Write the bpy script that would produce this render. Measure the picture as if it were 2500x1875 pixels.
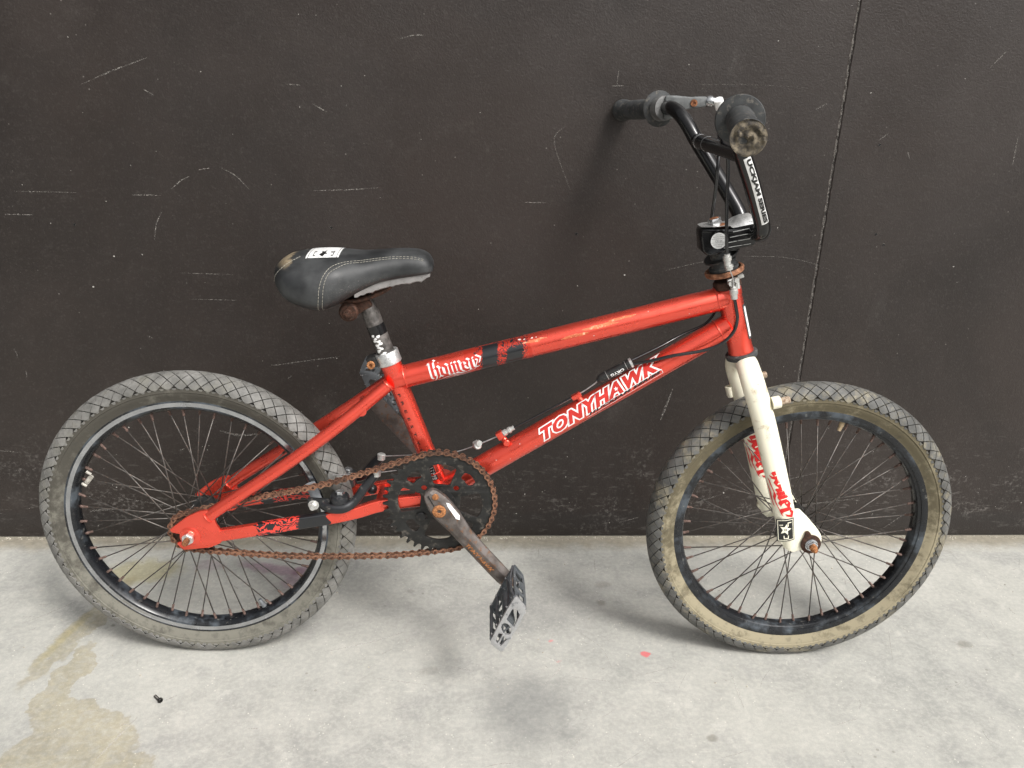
import bpy, bmesh, math, random
from mathutils import Vector, Matrix, noise
random.seed(7)
rad = math.radians
S = bpy.context.scene
for o in list(bpy.data.objects): bpy.data.objects.remove(o)
COL = S.collection

# ------------------------------------------------------------ camera
CAM_F, PITCH, ROLL, YAW, CAM_H = 2053.85, 0.36698, 0.03004, -0.05991, 0.94791
WALL_Y = 1.5558
def cam_axes():
    cp, sp = math.cos(PITCH), math.sin(PITCH)
    r = Vector((math.cos(YAW), math.sin(YAW), 0)); f0 = Vector((-math.sin(YAW), math.cos(YAW), 0))
    fw = f0*cp + Vector((0, 0, -sp)); up = f0*sp + Vector((0, 0, cp))
    r2 = r*math.cos(ROLL) + up*math.sin(ROLL); u2 = -r*math.sin(ROLL) + up*math.cos(ROLL)
    return r2, u2, fw
cR, cU, cW = cam_axes()
cd = bpy.data.cameras.new('camera'); cd.lens = CAM_F/2500*36; cd.sensor_width = 36; cd.clip_end = 200; cd.clip_start = .02
cam = bpy.data.objects.new('camera', cd); COL.objects.link(cam); S.camera = cam
cam.matrix_world = Matrix(((cR.x, cU.x, -cW.x, 0), (cR.y, cU.y, -cW.y, 0), (cR.z, cU.z, -cW.z, CAM_H), (0, 0, 0, 1)))

# ------------------------------------------------------------ sky, sun, exposure
TO_SUN = Vector((0.66, -0.86, 1.22)).normalized()
w = bpy.data.worlds.new('World'); S.world = w; w.use_nodes = True
nt = w.node_tree; bg = nt.nodes['Background']
sky = nt.nodes.new('ShaderNodeTexSky'); sky.sky_type = 'NISHITA'; sky.sun_disc = False
sky.sun_elevation = math.asin(TO_SUN.z); sky.sun_rotation = math.atan2(TO_SUN.x, TO_SUN.y)
sky.air_density = 1.0; sky.dust_density = 10.0; sky.ozone_density = 1.0
hs = nt.nodes.new('ShaderNodeHueSaturation'); hs.inputs['Saturation'].default_value = 0.10   # overcast: the blue is washed out by cloud
nt.links.new(sky.outputs[0], hs.inputs['Color']); nt.links.new(hs.outputs[0], bg.inputs[0])
bg.inputs[1].default_value = 0.132
sl = bpy.data.lights.new('sun', 'SUN'); sl.energy = 2.1; sl.angle = rad(14); sl.color = (1, .965, .92)
sun = bpy.data.objects.new('sun', sl); COL.objects.link(sun)
sun.rotation_euler = TO_SUN.to_track_quat('Z', 'Y').to_euler(); sun.location = (1, -1, 3)
S.view_settings.view_transform = 'Standard'; S.view_settings.look = 'None'
S.view_settings.exposure = 0.19; S.view_settings.gamma = 1

# ------------------------------------------------------------ material helpers
class MB:
    """one node material"""
    def __init__(s, name):
        s.m = bpy.data.materials.new(name); s.m.use_nodes = True; s.t = s.m.node_tree
        s.p = s.t.nodes['Principled BSDF']; s.tc = s.t.nodes.new('ShaderNodeTexCoord'); s.co = s.tc.outputs['Object']
    def n(s, typ, **kw):
        nd = s.t.nodes.new('ShaderNode'+typ)
        for k, v in kw.items(): setattr(nd, k, v)
        return nd
    def put(s, sock, v):
        if hasattr(v, 'is_output'): s.t.links.new(v, sock)
        elif isinstance(v, (tuple, list)) and len(v) == 3 and sock.type == 'RGBA': sock.default_value = (*v, 1)
        else: sock.default_value = v
    def noise(s, scale, detail=4, rough=.55, co=None, dist=0, out='Fac'):
        nd = s.n('TexNoise'); s.t.links.new(co or s.co, nd.inputs['Vector'])
        nd.inputs['Scale'].default_value = scale; nd.inputs['Detail'].default_value = detail
        nd.inputs['Roughness'].default_value = rough; nd.inputs['Distortion'].default_value = dist
        return nd.outputs[out]
    def math(s, op, a, b=0., c=0., clamp=False):
        nd = s.n('Math', operation=op); nd.use_clamp = clamp
        s.put(nd.inputs[0], a); s.put(nd.inputs[1], b)
        if len(nd.inputs) > 2: s.put(nd.inputs[2], c)
        return nd.outputs[0]
    def ramp(s, v, lo, hi, a=0., b=1.):
        nd = s.n('MapRange'); nd.interpolation_type = 'SMOOTHSTEP'
        s.put(nd.inputs[0], v); nd.inputs[1].default_value = lo; nd.inputs[2].default_value = hi
        nd.inputs[3].default_value = a; nd.inputs[4].default_value = b
        return nd.outputs[0]
    def mix(s, f, a, b, mode='MIX'):
        nd = s.n('Mix'); nd.data_type = 'RGBA'; nd.blend_type = mode
        s.put(nd.inputs[0], f); s.put(nd.inputs[6], a); s.put(nd.inputs[7], b)
        return nd.outputs[2]
    def xyz(s, co=None):
        nd = s.n('SeparateXYZ'); s.t.links.new(co or s.co, nd.inputs[0]); return nd.outputs
    def bump(s, h, strength=.3, dist=.001, prev=None):
        nd = s.n('Bump'); s.put(nd.inputs['Height'], h); nd.inputs['Strength'].default_value = strength
        nd.inputs['Distance'].default_value = dist
        if prev: s.t.links.new(prev, nd.inputs['Normal'])
        s.t.links.new(nd.outputs[0], s.p.inputs['Normal']); return nd.outputs[0]
    def set(s, **kw):
        names = dict(col='Base Color', rough='Roughness', metal='Metallic', spec='Specular IOR Level', coat='Coat Weight', coatr='Coat Roughness', alpha='Alpha')
        for k, v in kw.items(): s.put(s.p.inputs[names[k]], v)
        return s.m
def simple(name, col, rough=.5, metal=0., var=.25, vs=60, dirt=None, dirtamt=.3, bump=.0, bs=300, coat=0., spec=.5):
    b = MB(name)
    n = b.noise(vs, 5)
    dark = tuple(c*(1-var) for c in col); lite = tuple(min(1, c*(1+var)) for c in col)
    c = b.mix(b.ramp(n, .3, .7), dark, lite)
    if dirt:
        d = b.ramp(b.noise(vs*2.3, 7, .65), .62-dirtamt*.3, .75-dirtamt*.15)
        c = b.mix(d, c, dirt)
        b.set(rough=b.math('ADD', rough, b.math('MULTIPLY', d, .3)), metal=b.math('MULTIPLY', b.math('SUBTRACT', 1., d), metal))
    else: b.set(rough=b.ramp(b.noise(vs*1.7, 4), .25, .75, rough*.8, min(1, rough*1.25)), metal=metal)
    b.set(col=c, coat=coat, spec=spec)
    if bump: b.bump(b.noise(bs, 3), bump, .0006)
    return b.m

RUST_D, RUST_L = (.085, .032, .016), (.30, .125, .055)
def rusty(name, a=RUST_D, b_=RUST_L, vs=260, rough=.85):
    b = MB(name); n = b.noise(vs, 6, .65)
    c = b.mix(b.ramp(n, .35, .68), a, b_)
    if 'chain' in name:
        oi = b.n('ObjectInfo'); c = b.mix(b.ramp(oi.outputs['Random'], .45, 1., 0, .62), c, (.045, .030, .024)); c = b.mix(b.ramp(oi.outputs['Random'], .3, 0., 0, .4), c, (.34, .19, .12))
    b.set(col=c, rough=rough, metal=.15, spec=.3); b.bump(n, .6, .0006); return b.m

M = {}
# candy red metallic frame paint with scuffs
def red_paint():
    b = MB('red_metallic_paint')
    n = b.noise(9, 3); c = b.mix(n, (.82, .074, .046), (.87, .096, .060))
    fl = b.noise(2600, 2, .6); c = b.mix(b.ramp(fl, .45, .75, 0, .35), c, (.85, .14, .06))
    sc = b.n('Mapping'); b.t.links.new(b.co, sc.inputs[0]); sc.inputs['Scale'].default_value = (25, 160, 260); sc.inputs['Rotation'].default_value = (0, .5, 0)
    scr = b.ramp(b.noise(1.0, 5, .7, co=sc.outputs[0]), .70, .76, 0, .35); c = b.mix(scr, c, (.80, .34, .26))
    chip = b.math('MULTIPLY', b.ramp(b.noise(190, 5, .7), .70, .715), b.ramp(b.noise(14, 3), .56, .62)); c = b.mix(chip, c, (.74, .62, .56))
    b.set(col=c, metal=b.math('MULTIPLY', b.math('SUBTRACT', 1., chip), .76), rough=b.ramp(b.noise(40, 4), .3, .7, .23, .36), coat=.7, coatr=.12)
    b.bump(b.noise(700, 2), .05, .0003)
    return b.m
M['red'] = red_paint()
M['cream'] = simple('cream_white_paint', (.86, .825, .665), .34, 0, .06, 14, dirt=(.40, .29, .17), dirtamt=.16, coat=.3)
M['black'] = simple('gloss_black_paint', (.006, .006, .0065), .20, 0, .2, 30, dirt=(.10, .095, .09), dirtamt=-.25, coat=.25, spec=.4)
M['satin'] = simple('satin_black_metal', (.022, .022, .022), .42, .3, .3, 50, dirt=(.10, .085, .07), dirtamt=.25, bump=.15)
M['rubber'] = simple('worn_black_rubber', (.035, .037, .038), .75, 0, .35, 60, dirt=(.13, .12, .105), dirtamt=.35, bump=.25)
M['rubber_mud'] = simple('muddy_rubber', (.145, .120, .085), .9, 0, .4, 90, dirt=(.045, .04, .035), dirtamt=.8, bump=.6, bs=400)
M['chrome'] = simple('dull_chrome', (.62, .63, .64), .24, .95, .15, 70, dirt=(.30, .27, .23), dirtamt=.15)
M['alu'] = simple('scuffed_aluminium', (.66, .66, .65), .38, .8, .2, 90, dirt=(.10, .10, .10), dirtamt=.35, bump=.2)
M['silver_rim'] = simple('brushed_rim_metal', (.46, .47, .49), .20, .95, .15, 40, dirt=(.16, .155, .15), dirtamt=.15)
M['white_metal'] = simple('pale_zinc', (.52, .52, .50), .40, .55, .12, 120, dirt=(.3, .26, .2), dirtamt=.15)
M['rust'] = rusty('rust')
M['rust_dark'] = rusty('dark_rust', (.030, .017, .012), (.085, .040, .026), 200, .7)
M['rust_orange'] = rusty('orange_rust', (.20, .085, .035), (.50, .22, .09), 300)
M['chain'] = rusty('chain_rust', (.10, .045, .028), (.30, .155, .095), 230)
M['spoke'] = simple('dark_spoke_steel', (.105, .097, .090), .42, .55, .3, 150, dirt=(.15, .10, .075), dirtamt=.4)
M['nipple'] = rusty('nipple_rust', (.085, .055, .045), (.19, .130, .112), 300)
M['cable'] = simple('black_cable_sleeve', (.010, .010, .011), .22, 0, .1, 40, coat=.4)
M['wire'] = simple('steel_wire', (.5, .5, .5), .35, .85, .2, 300)
M['white'] = simple('white_print', (.80, .80, .79), .4, 0, .04, 80, coat=.2)
M['white_worn'] = simple('worn_white_print', (.76, .76, .74), .45, 0, .04, 80, dirt=(.62, .10, .07), dirtamt=.16)
M['redprint'] = simple('red_print', (.55, .03, .022), .35, .15, .08, 80, coat=.3)
M['redvinyl'] = simple('red_script_print', (.60, .018, .018), .4, 0, .06, 80)
M['blackprint'] = simple('black_print', (.012, .012, .012), .4, 0, .1, 80)
M['offwhite'] = simple('cream_print', (.80, .77, .62), .4, 0, .05, 80)
M['clip'] = simple('cloudy_plastic_clip', (.36, .34, .30), .5, 0, .3, 200)
M['boss'] = rusty('boss_rust', (.20, .13, .085), (.46, .38, .29), 200, .7)
M['rotor'] = rusty('rotor_rust', (.13, .055, .03), (.42, .20, .11), 120, .6)
M['bracket'] = simple('worn_grey_clamp', (.12, .12, .118), .6, .1, .3, 90, bump=.2)
M['bracket_m'] = simple('worn_bracket', (.115, .12, .12), .55, .2, .25, 90, bump=.2)
M['grey_plastic'] = simple('grey_plastic_shell', (.215, .205, .20), .6, 0, .15, 60, dirt=(.11, .10, .09), dirtamt=.2)
M['pad'] = simple('grey_brake_pad', (.22, .235, .25), .7, 0, .15, 60)
M['brake'] = simple('black_brake_metal', (.014, .015, .017), .35, .2, .3, 50, dirt=(.09, .08, .07), dirtamt=.2, coat=.15)
M['ring'] = simple('black_chainring_steel', (.017, .017, .016), .55, .25, .3, 40, dirt=(.085, .075, .062), dirtamt=.35, bump=.1)

def crank_mat():
    b = MB('worn_crank_steel'); n = b.noise(45, 5, .6)
    c = b.mix(b.ramp(n, .3, .65), (.075, .062, .055), (.17, .15, .14))
    r = b.ramp(b.noise(120, 6, .7), .52, .66); c = b.mix(r, c, (.17, .085, .045))
    b.set(col=c, metal=.45, rough=.48); b.bump(b.noise(400, 3), .15, .0004); return b.m
M['crank'] = crank_mat()
def pedal_mat():
    b = MB('scraped_pedal_alloy'); n = b.noise(120, 6, .68)
    c = b.mix(b.ramp(n, .62, .66), (.085, .093, .10), (.40, .40, .40)); c = b.mix(b.ramp(b.noise(40, 3), .4, .65, 0, .5), c, (.15, .16, .17))
    b.set(col=c, metal=.3, rough=.5); b.bump(n, .4, .0006); return b.m
M['pedal'] = pedal_mat()
def pedal_end_mat():
    b = MB('bare_scraped_alloy'); n = b.noise(150, 6, .68)
    c = b.mix(b.ramp(n, .30, .50), (.15, .155, .16), (.36, .36, .36))
    b.set(col=c, metal=.3, rough=.5); b.bump(n, .4, .0006); return b.m
M['pedal_end'] = pedal_end_mat()
def post_mat():
    b = MB('worn_seat_post'); n = b.noise(70, 6, .65)
    c = b.mix(b.ramp(n, .35, .65), (.055, .050, .046), (.17, .155, .145)); b.set(col=c, metal=.5, rough=.5)
    b.bump(b.noise(260, 4), .2, .0005); return b.m
M['post'] = post_mat()
def seat_mat():
    b = MB('black_seat_vinyl'); x, y, z = b.xyz()
    n = b.noise(22, 5, .6)
    c = b.mix(b.ramp(n, .35, .7), (.015, .016, .017), (.046, .048, .049))
    # dusty lint on the lower middle of the near side
    lint = b.math('MULTIPLY', b.ramp(b.noise(420, 6, .75, dist=1.5), .55, .68), b.ramp(b.math('ADD', z, b.math('MULTIPLY', b.noise(30), .03)), .685, .655))
    lx = b.math('MULTIPLY', b.ramp(x, .215, .27), b.ramp(x, .36, .31)); c = b.mix(b.math('MULTIPLY', lint, lx), c, (.26, .235, .205))
    # tan scuff on the rear top
    t = b.math('MULTIPLY', b.ramp(b.math('ADD', x, b.math('MULTIPLY', b.noise(60, 5), .030)), .196, .188), b.ramp(z, .670, .682))
    c = b.mix(t, c, b.mix(b.noise(200, 5), (.10, .075, .045), (.36, .29, .19)))
    b.set(col=c, rough=b.ramp(n, .3, .7, .42, .62), spec=.42)
    b.bump(b.noise(900, 2), .12, .0003, b.bump(b.noise(28, 3), .25, .002)); return b.m
M['seat'] = seat_mat()
def tyre_mats(pref, mud, mud2, amt, lo, hi):
    b = MB(pref+'_tread_rubber'); n = b.noise(35, 6, .62)
    c = b.mix(b.ramp(n, .3, .7), lo, hi)
    d = b.ramp(b.noise(26, 6, .7), .50, .66); c = b.mix(b.math('MULTIPLY', d, .6), c, mud); c = b.mix(b.ramp(b.noise(190, 4, .7), .5, .7, 0, .4), c, mud2)
    b.set(col=c, rough=.62, spec=.45); b.bump(b.noise(500, 3), .25, .0004); t = b.m
    b = MB(pref+'_groove_rubber'); n = b.noise(60, 6, .7)
    c = b.mix(b.ramp(n, .48, .70), (.012, .011, .010), mud2); b.set(col=c, rough=.9, spec=.2); g = b.m
    b = MB(pref+'_sidewall_rubber'); n = b.noise(30, 7, .68)
    zz = b.xyz()[2]; k = b.math('ADD', n, b.ramp(b.math('ADD', zz, b.math('MULTIPLY', b.noise(11, 4), .12)), .22, -.16, -.14, .12)); c = b.mix(b.ramp(k, .38, .60), mud2, mud); d = b.ramp(b.noise(75, 6, .72), amt, amt+.12); c = b.mix(b.math('MULTIPLY', d, .30), c, (.045, .044, .038))
    b.set(col=c, rough=.85, spec=.3); b.bump(b.noise(240, 5, .65), .35, .0006); s_ = b.m
    return t, g, s_
M['ty_r'] = tyre_mats('rear', (.165, .158, .132), (.068, .063, .052), .50, (.105, .103, .096), (.205, .200, .188))
M['ty_f'] = tyre_mats('front', (.285, .250, .170), (.115, .098, .062), .53, (.066, .066, .063), (.130, .129, .122))
def damask(name, lo, hi, cen):
    b = MB(name)
    d = b.noise(55, 2, .5, out='Color'); mp = b.n('VectorMath', operation='MULTIPLY_ADD'); b.t.links.new(d, mp.inputs[0]); mp.inputs[1].default_value = (.03, .03, .03); b.t.links.new(b.co, mp.inputs[2])
    wv = b.n('TexWave', wave_type='RINGS'); b.t.links.new(mp.outputs[0], wv.inputs['Vector']); wv.inputs['Scale'].default_value = 48; wv.inputs['Distortion'].default_value = 9; wv.inputs['Detail'].default_value = 1.2; wv.inputs['Detail Scale'].default_value = 2.2
    m = b.ramp(wv.outputs['Fac'], .44, .50)
    x = b.xyz()[0]; k = b.math('ADD', x, b.math('MULTIPLY', b.noise(90, 3), .02))
    inside = b.math('MULTIPLY', b.ramp(k, lo, lo+.006), b.ramp(k, hi+.006, hi))
    m = b.math('MULTIPLY', m, inside)
    c = b.mix(m, (.010, .011, .013), (.70, .052, .035))
    b.set(col=c, rough=.32, coat=.4, metal=.1); return b.m
def splatter():
    b = MB('ragged_black_red_splatter_print'); x, y, z = b.xyz()
    d = b.noise(70, 2, .5, out='Color'); mp = b.n('VectorMath', operation='MULTIPLY_ADD'); b.t.links.new(d, mp.inputs[0]); mp.inputs[1].default_value = (.03, .03, .03); b.t.links.new(b.co, mp.inputs[2])
    wv = b.n('TexWave', wave_type='RINGS'); b.t.links.new(mp.outputs[0], wv.inputs['Vector']); wv.inputs['Scale'].default_value = 62; wv.inputs['Distortion'].default_value = 11; wv.inputs['Detail'].default_value = 1.5; wv.inputs['Detail Scale'].default_value = 2.4
    zz = b.math('SUBTRACT', z, b.math('MULTIPLY', x, .279))           # height measured square to the sloping tube
    low = b.ramp(zz, .424, .412)
    def hump(c_, w_): return b.ramp(b.math('ABSOLUTE', b.math('SUBTRACT', x, c_)), w_, w_*.45)
    solid = b.math('MAXIMUM', hump(.460, .016), b.math('MULTIPLY', hump(.497, .017), low))
    sc = b.math('ADD', b.math('MULTIPLY', solid, .52), b.math('MULTIPLY', b.math('SUBTRACT', wv.outputs['Fac'], .5), .55))
    sc = b.math('ADD', sc, b.math('ADD', b.math('MULTIPLY', b.noise(150, 4, .7), .35), b.math('MULTIPLY', b.noise(48, 3, .6), .45))); sc = b.math('MULTIPLY', sc, hump(.476, .062))
    blk = b.ramp(sc, .46, .50)
    pale = b.ramp(b.noise(110, 4, .7), .56, .60, 0, .6)
    base = b.mix(b.math('MULTIPLY', pale, hump(.490, .045)), (.72, .055, .030), (.80, .17, .12))
    b.set(col=b.mix(blk, base, (.010, .011, .013)), rough=.30, coat=.5, metal=b.math('MULTIPLY', b.math('SUBTRACT', 1., blk), .7)); return b.m
M['damask_top'] = splatter()
M['damask_stay'] = damask('black_red_filigree_print', .112, .176, 0)

# ------------------------------------------------------------ geometry helpers
def link(name, bm=None, mat=None, parent=None, mesh=None, smooth=True, angle=40):
    if mesh is None:
        mesh = bpy.data.meshes.new(name); bm.normal_update(); bm.to_mesh(mesh); bm.free()
        if smooth:
            for p in mesh.polygons: p.use_smooth = True
            try: mesh.set_sharp_from_angle(angle=rad(angle))
            except Exception: pass
    if mat is not None and not mesh.materials:
        for m_ in (mat if isinstance(mat, (list, tuple)) else [mat]): mesh.materials.append(m_)
    o = bpy.data.objects.new(name, mesh); COL.objects.link(o)
    if parent is not None: o.parent = parent
    return o
def empty(name, parent=None, loc=(0, 0, 0)):
    o = bpy.data.objects.new(name, None); COL.objects.link(o); o.location = loc; o.empty_display_size = .05
    if parent is not None: o.parent = parent
    return o
V = Vector
def catmull(pts, k=8, closed=False):
    P = [V(p) for p in pts]; out = []
    n = len(P); rng = range(n if closed else n-1)
    for i in rng:
        if closed: a, b, c, d = P[(i-1) % n], P[i], P[(i+1) % n], P[(i+2) % n]
        else: a, b, c, d = P[max(0, i-1)], P[i], P[i+1], P[min(n-1, i+2)]
        for j in range(k):
            t = j/k
            out.append(.5*((2*b)+(c-a)*t+(2*a-5*b+4*c-d)*t*t+(-a+3*b-3*c+d)*t**3))
    if not closed: out.append(P[-1])
    return out
def tube(bm, pts, r, seg=16, caps=True, sx=1., mi=0, up=None, sq=0):
    """sweep a round (or squashed / squarish) section along pts; r a number or a list"""
    P = [V(p) for p in pts]; n = len(P); R_ = r if isinstance(r, (list, tuple)) else [r]*n
    T = [(P[min(i+1, n-1)]-P[max(i-1, 0)]).normalized() for i in range(n)]
    u = V(up) if up is not None else (V((0, 1, 0)) if abs(T[0].y) < .9 else V((1, 0, 0)))
    rings = []
    for i in range(n):
        a = (u - T[i]*u.dot(T[i])).normalized(); b = T[i].cross(a)
        if up is None: u = a
        ring = []
        for k in range(seg):
            t = 2*math.pi*(k+.5)/seg; c, s = math.cos(t), math.sin(t)
            if sq:
                e = 1-sq; c = math.copysign(abs(c)**e, c); s = math.copysign(abs(s)**e, s)
            ring.append(bm.verts.new(P[i]+a*(c*R_[i]*sx)+b*(s*R_[i])))
        rings.append(ring)
    for i in range(n-1):
        for k in range(seg):
            f = bm.faces.new((rings[i][k], rings[i][(k+1) % seg], rings[i+1][(k+1) % seg], rings[i+1][k])); f.material_index = mi
    if caps:
        for rg in (list(reversed(rings[0])), rings[-1]):
            f = bm.faces.new(rg); f.material_index = mi
    return rings
def lathe(bm, c, axis, prof, seg=24, mi=0, closed=False, ref=None):
    """prof: list of (distance along axis, radius)"""
    A = V(axis).normalized(); c = V(c)
    a = (V(ref) if ref else (V((0, 0, 1)) if abs(A.z) < .9 else V((1, 0, 0)))); a = (a-A*a.dot(A)).normalized(); b = A.cross(a)
    rings = []
    for (d, r) in prof:
        if r < 1e-6: rings.append([bm.verts.new(c+A*d)]); continue
        rings.append([bm.verts.new(c+A*d+(a*math.cos(2*math.pi*k/seg)+b*math.sin(2*math.pi*k/seg))*r) for k in range(seg)])
    m = len(rings)
    for i in range(m if closed else m-1):
        p, q = rings[i], rings[(i+1) % m]
        for k in range(seg):
            k2 = (k+1) % seg
            if len(p) == 1 and len(q) == 1: continue
            if len(p) == 1: f = bm.faces.new((p[0], q[k2], q[k]))
            elif len(q) == 1: f = bm.faces.new((p[k], p[k2], q[0]))
            else: f = bm.faces.new((p[k], p[k2], q[k2], q[k]))
            f.material_index = mi
    if not closed:
        for rg, rev in ((rings[0], True), (rings[-1], False)):
            if len(rg) > 2:
                f = bm.faces.new(list(reversed(rg)) if rev else rg); f.material_index = mi
def hexnut(bm, c, axis, r, h, mi=0):
    lathe(bm, c, axis, [(0, r*.93), (h*.12, r), (h*.88, r), (h, r*.9)], 6, mi)
def ball(bm, c, r, seg=12, mi=0, sc=(1, 1, 1)):
    n = seg//2; prof = [(-r*math.cos(math.pi*i/n), r*math.sin(math.pi*i/n)) for i in range(n+1)]
    prof[0] = (-r, 0); prof[-1] = (r, 0)
    lathe(bm, c, (0, 1, 0), prof, seg, mi)
def box(bm, c, dx, dy, dz, ax=(1, 0, 0), ay=(0, 1, 0), bev=0., mi=0):
    X_ = V(ax).normalized(); Y_ = V(ay).normalized(); Z_ = X_.cross(Y_); c = V(c)
    vs = [bm.verts.new(c+X_*(i*dx/2)+Y_*(j*dy/2)+Z_*(k*dz/2)) for i in (-1, 1) for j in (-1, 1) for k in (-1, 1)]
    fs = []
    for q in ((0, 1, 3, 2), (4, 6, 7, 5), (0, 4, 5, 1), (2, 3, 7, 6), (0, 2, 6, 4), (1, 5, 7, 3)):
        f = bm.faces.new([vs[i] for i in q]); f.material_index = mi; fs.append(f)
    if bev:
        ed = list({e for f in fs for e in f.edges})
        bmesh.ops.bevel(bm, geom=ed, offset=bev, segments=2, affect='EDGES', profile=.6, material=-1)
def curve_plate(outline, holes=(), thick=.003, bevel=.0004, res=1):
    """flat plate with holes in 2-D (x,z); returned as a bmesh lying in local x-z with thickness along y"""
    cu = bpy.data.curves.new('plate_outline', 'CURVE'); cu.dimensions = '2D'; cu.fill_mode = 'BOTH'
    cu.extrude = max(0, thick/2-bevel); cu.bevel_depth = bevel; cu.bevel_resolution = 1; cu.offset = -bevel
    for lp in [outline]+list(holes):
        sp = cu.splines.new('POLY'); sp.points.add(len(lp)-1); sp.use_cyclic_u = True
        for i, p in enumerate(lp): sp.points[i].co = (p[0], p[1], 0, 1)
    ob = bpy.data.objects.new('plate_outline', cu); COL.objects.link(ob)
    me = bpy.data.meshes.new_from_object(ob.evaluated_get(bpy.context.evaluated_depsgraph_get()))
    bpy.data.objects.remove(ob); bpy.data.curves.remove(cu)
    bm = bmesh.new(); bm.from_mesh(me); bpy.data.meshes.remove(me)
    bmesh.ops.remove_doubles(bm, verts=bm.verts, dist=1e-6)
    for v in bm.verts: x, y, z = v.co; v.co = V((x, -z, y))
    bmesh.ops.recalc_face_normals(bm, faces=bm.faces)
    return bm
def move(bm, fn):
    for v in bm.verts: v.co = fn(v.co)
    return bm
def merge(dst, src, fn=None, mi=None):
    mp = {}
    for v in src.verts: mp[v] = dst.verts.new(fn(v.co) if fn else v.co)
    for f in src.faces:
        try: g = dst.faces.new([mp[v] for v in f.verts])
        except ValueError: continue
        g.material_index = f.material_index if mi is None else mi
    src.free()
def rounded(poly, r, k=4):
    out = []; n = len(poly); P = [V((p[0], p[1], 0)) for p in poly]
    for i in range(n):
        a, b, c = P[i-1], P[i], P[(i+1) % n]
        rr = r[i] if isinstance(r, (list, tuple)) else r
        d1, d2 = (a-b), (c-b); q = min(rr, d1.length*.45, d2.length*.45)
        p1 = b+d1.normalized()*q; p2 = b+d2.normalized()*q
        for j in range(k+1):
            t = j/k; m = p1*(1-t)**2+b*2*t*(1-t)+p2*t*t; out.append((m.x, m.y))
    return out
def weld(bm, c, axis, r, t=.0022, seg=48, mi=0, ell=1.):
    """lumpy weld bead: a ring round a tube end"""
    A = V(axis).normalized(); a = V((0, 1, 0)); a = (a-A*a.dot(A)).normalized(); b = A.cross(a)
    pts = [V(c)+(a*math.cos(q)+b*math.sin(q)*ell)*r for q in [2*math.pi*i/seg for i in range(seg)]]
    rr = [t*(1+.13*math.sin(i*2.6)+.12*math.sin(i*.7)) for i in range(seg)]
    rings = []
    for i in range(seg):
        nrm = (pts[i]-V(c)).normalized()
        rings.append([bm.verts.new(pts[i]+(nrm*math.cos(2*math.pi*k/6)+A*math.sin(2*math.pi*k/6))*rr[i]) for k in range(6)])
    for i in range(seg):
        for k in range(6):
            bm.faces.new((rings[i][k], rings[i][(k+1) % 6], rings[(i+1) % seg][(k+1) % 6], rings[(i+1) % seg][k])).material_index = mi

# --- flat print wrapped on a tube
class Wrap:
    """(u along the tube, v round it) -> point; v = 0 faces the near side (-y), positive v towards 'up'"""
    def __init__(s, A, B, r, phi0=0., flip=1):
        s.A = V(A); s.T = (V(B)-V(A)).normalized(); s.r = r; s.phi0 = phi0
        near = V((0, -1, 0)); near = (near-s.T*near.dot(s.T)).normalized(); s.near = near; s.up = near.cross(s.T)*-1
        if s.up.z < 0 and abs(s.up.z) > .02: s.up = -s.up
        s.up *= flip
    def __call__(s, u, v, h):
        q = s.phi0+v/s.r
        return s.A+s.T*u+(s.near*math.cos(q)+s.up*math.sin(q))*(s.r+h)
class Flat:
    def __init__(s, O_, U_, V_): s.O = V(O_); s.U = V(U_).normalized(); s.V = V(V_).normalized(); s.N = s.U.cross(s.V); s.N = s.N if s.N.y < 0 else -s.N
    def __call__(s, u, v, h): return s.O+s.U*u+s.V*v+s.N*h
def wrap_polys(polys, wr, h=.0003, step=.0015, dh=0.):
    bm = bmesh.new()
    for i, pl in enumerate(polys):
        t = bmesh.new(); vs = [t.verts.new((p[0], p[1], 0)) for p in pl]
        try: t.faces.new(vs)
        except ValueError: t.free(); continue
        bmesh.ops.triangulate(t, faces=t.faces)
        _bisect(t, step)
        hh = h+dh*i
        merge(bm, t, lambda c, hh=hh: wr(c.x, c.y, hh))
    return bm
def _bisect(t, step):
    y0 = min(v.co.y for v in t.verts); y1 = max(v.co.y for v in t.verts)
    y = math.floor(y0/step)*step+step
    while y < y1:
        bmesh.ops.bisect_plane(t, geom=t.verts[:]+t.edges[:]+t.faces[:], plane_co=(0, y, 0), plane_no=(0, 1, 0), dist=1e-7); y += step
def text2d(txt, size, offset=0., shear=0., sx=1., space=1.):
    cu = bpy.data.curves.new('print_text', 'FONT'); cu.body = txt; cu.size = size; cu.offset = offset; cu.shear = shear
    cu.space_character = space; cu.resolution_u = 3; cu.fill_mode = 'FRONT'
    ob = bpy.data.objects.new('print_text', cu); COL.objects.link(ob)
    me = bpy.data.meshes.new_from_object(ob.evaluated_get(bpy.context.evaluated_depsgraph_get()))
    bpy.data.objects.remove(ob); bpy.data.curves.remove(cu)
    bm = bmesh.new(); bm.from_mesh(me); bpy.data.meshes.remove(me)
    for v in bm.verts: v.co.x *= sx; v.co.z = 0
    return bm
def text_fit(txt, w_, h_, **kw):
    bm = text2d(txt, 1., **kw)
    x0 = min(v.co.x for v in bm.verts); x1 = max(v.co.x for v in bm.verts); y0 = min(v.co.y for v in bm.verts); y1 = max(v.co.y for v in bm.verts)
    for v in bm.verts: v.co.x = (v.co.x-x0)/(x1-x0)*w_; v.co.y = (v.co.y-y0)/(y1-y0)*h_
    return bm
def wrap_bm(t, fn, wr, h=.0003, step=.0015):
    """fn maps flat text coords to (u,v)"""
    for v in t.verts: a, b = fn(v.co.x, v.co.y); v.co = V((a, b, 0))
    _bisect(t, step)
    bm = bmesh.new(); merge(bm, t, lambda c: wr(c.x, c.y, h)); return bm
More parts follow.
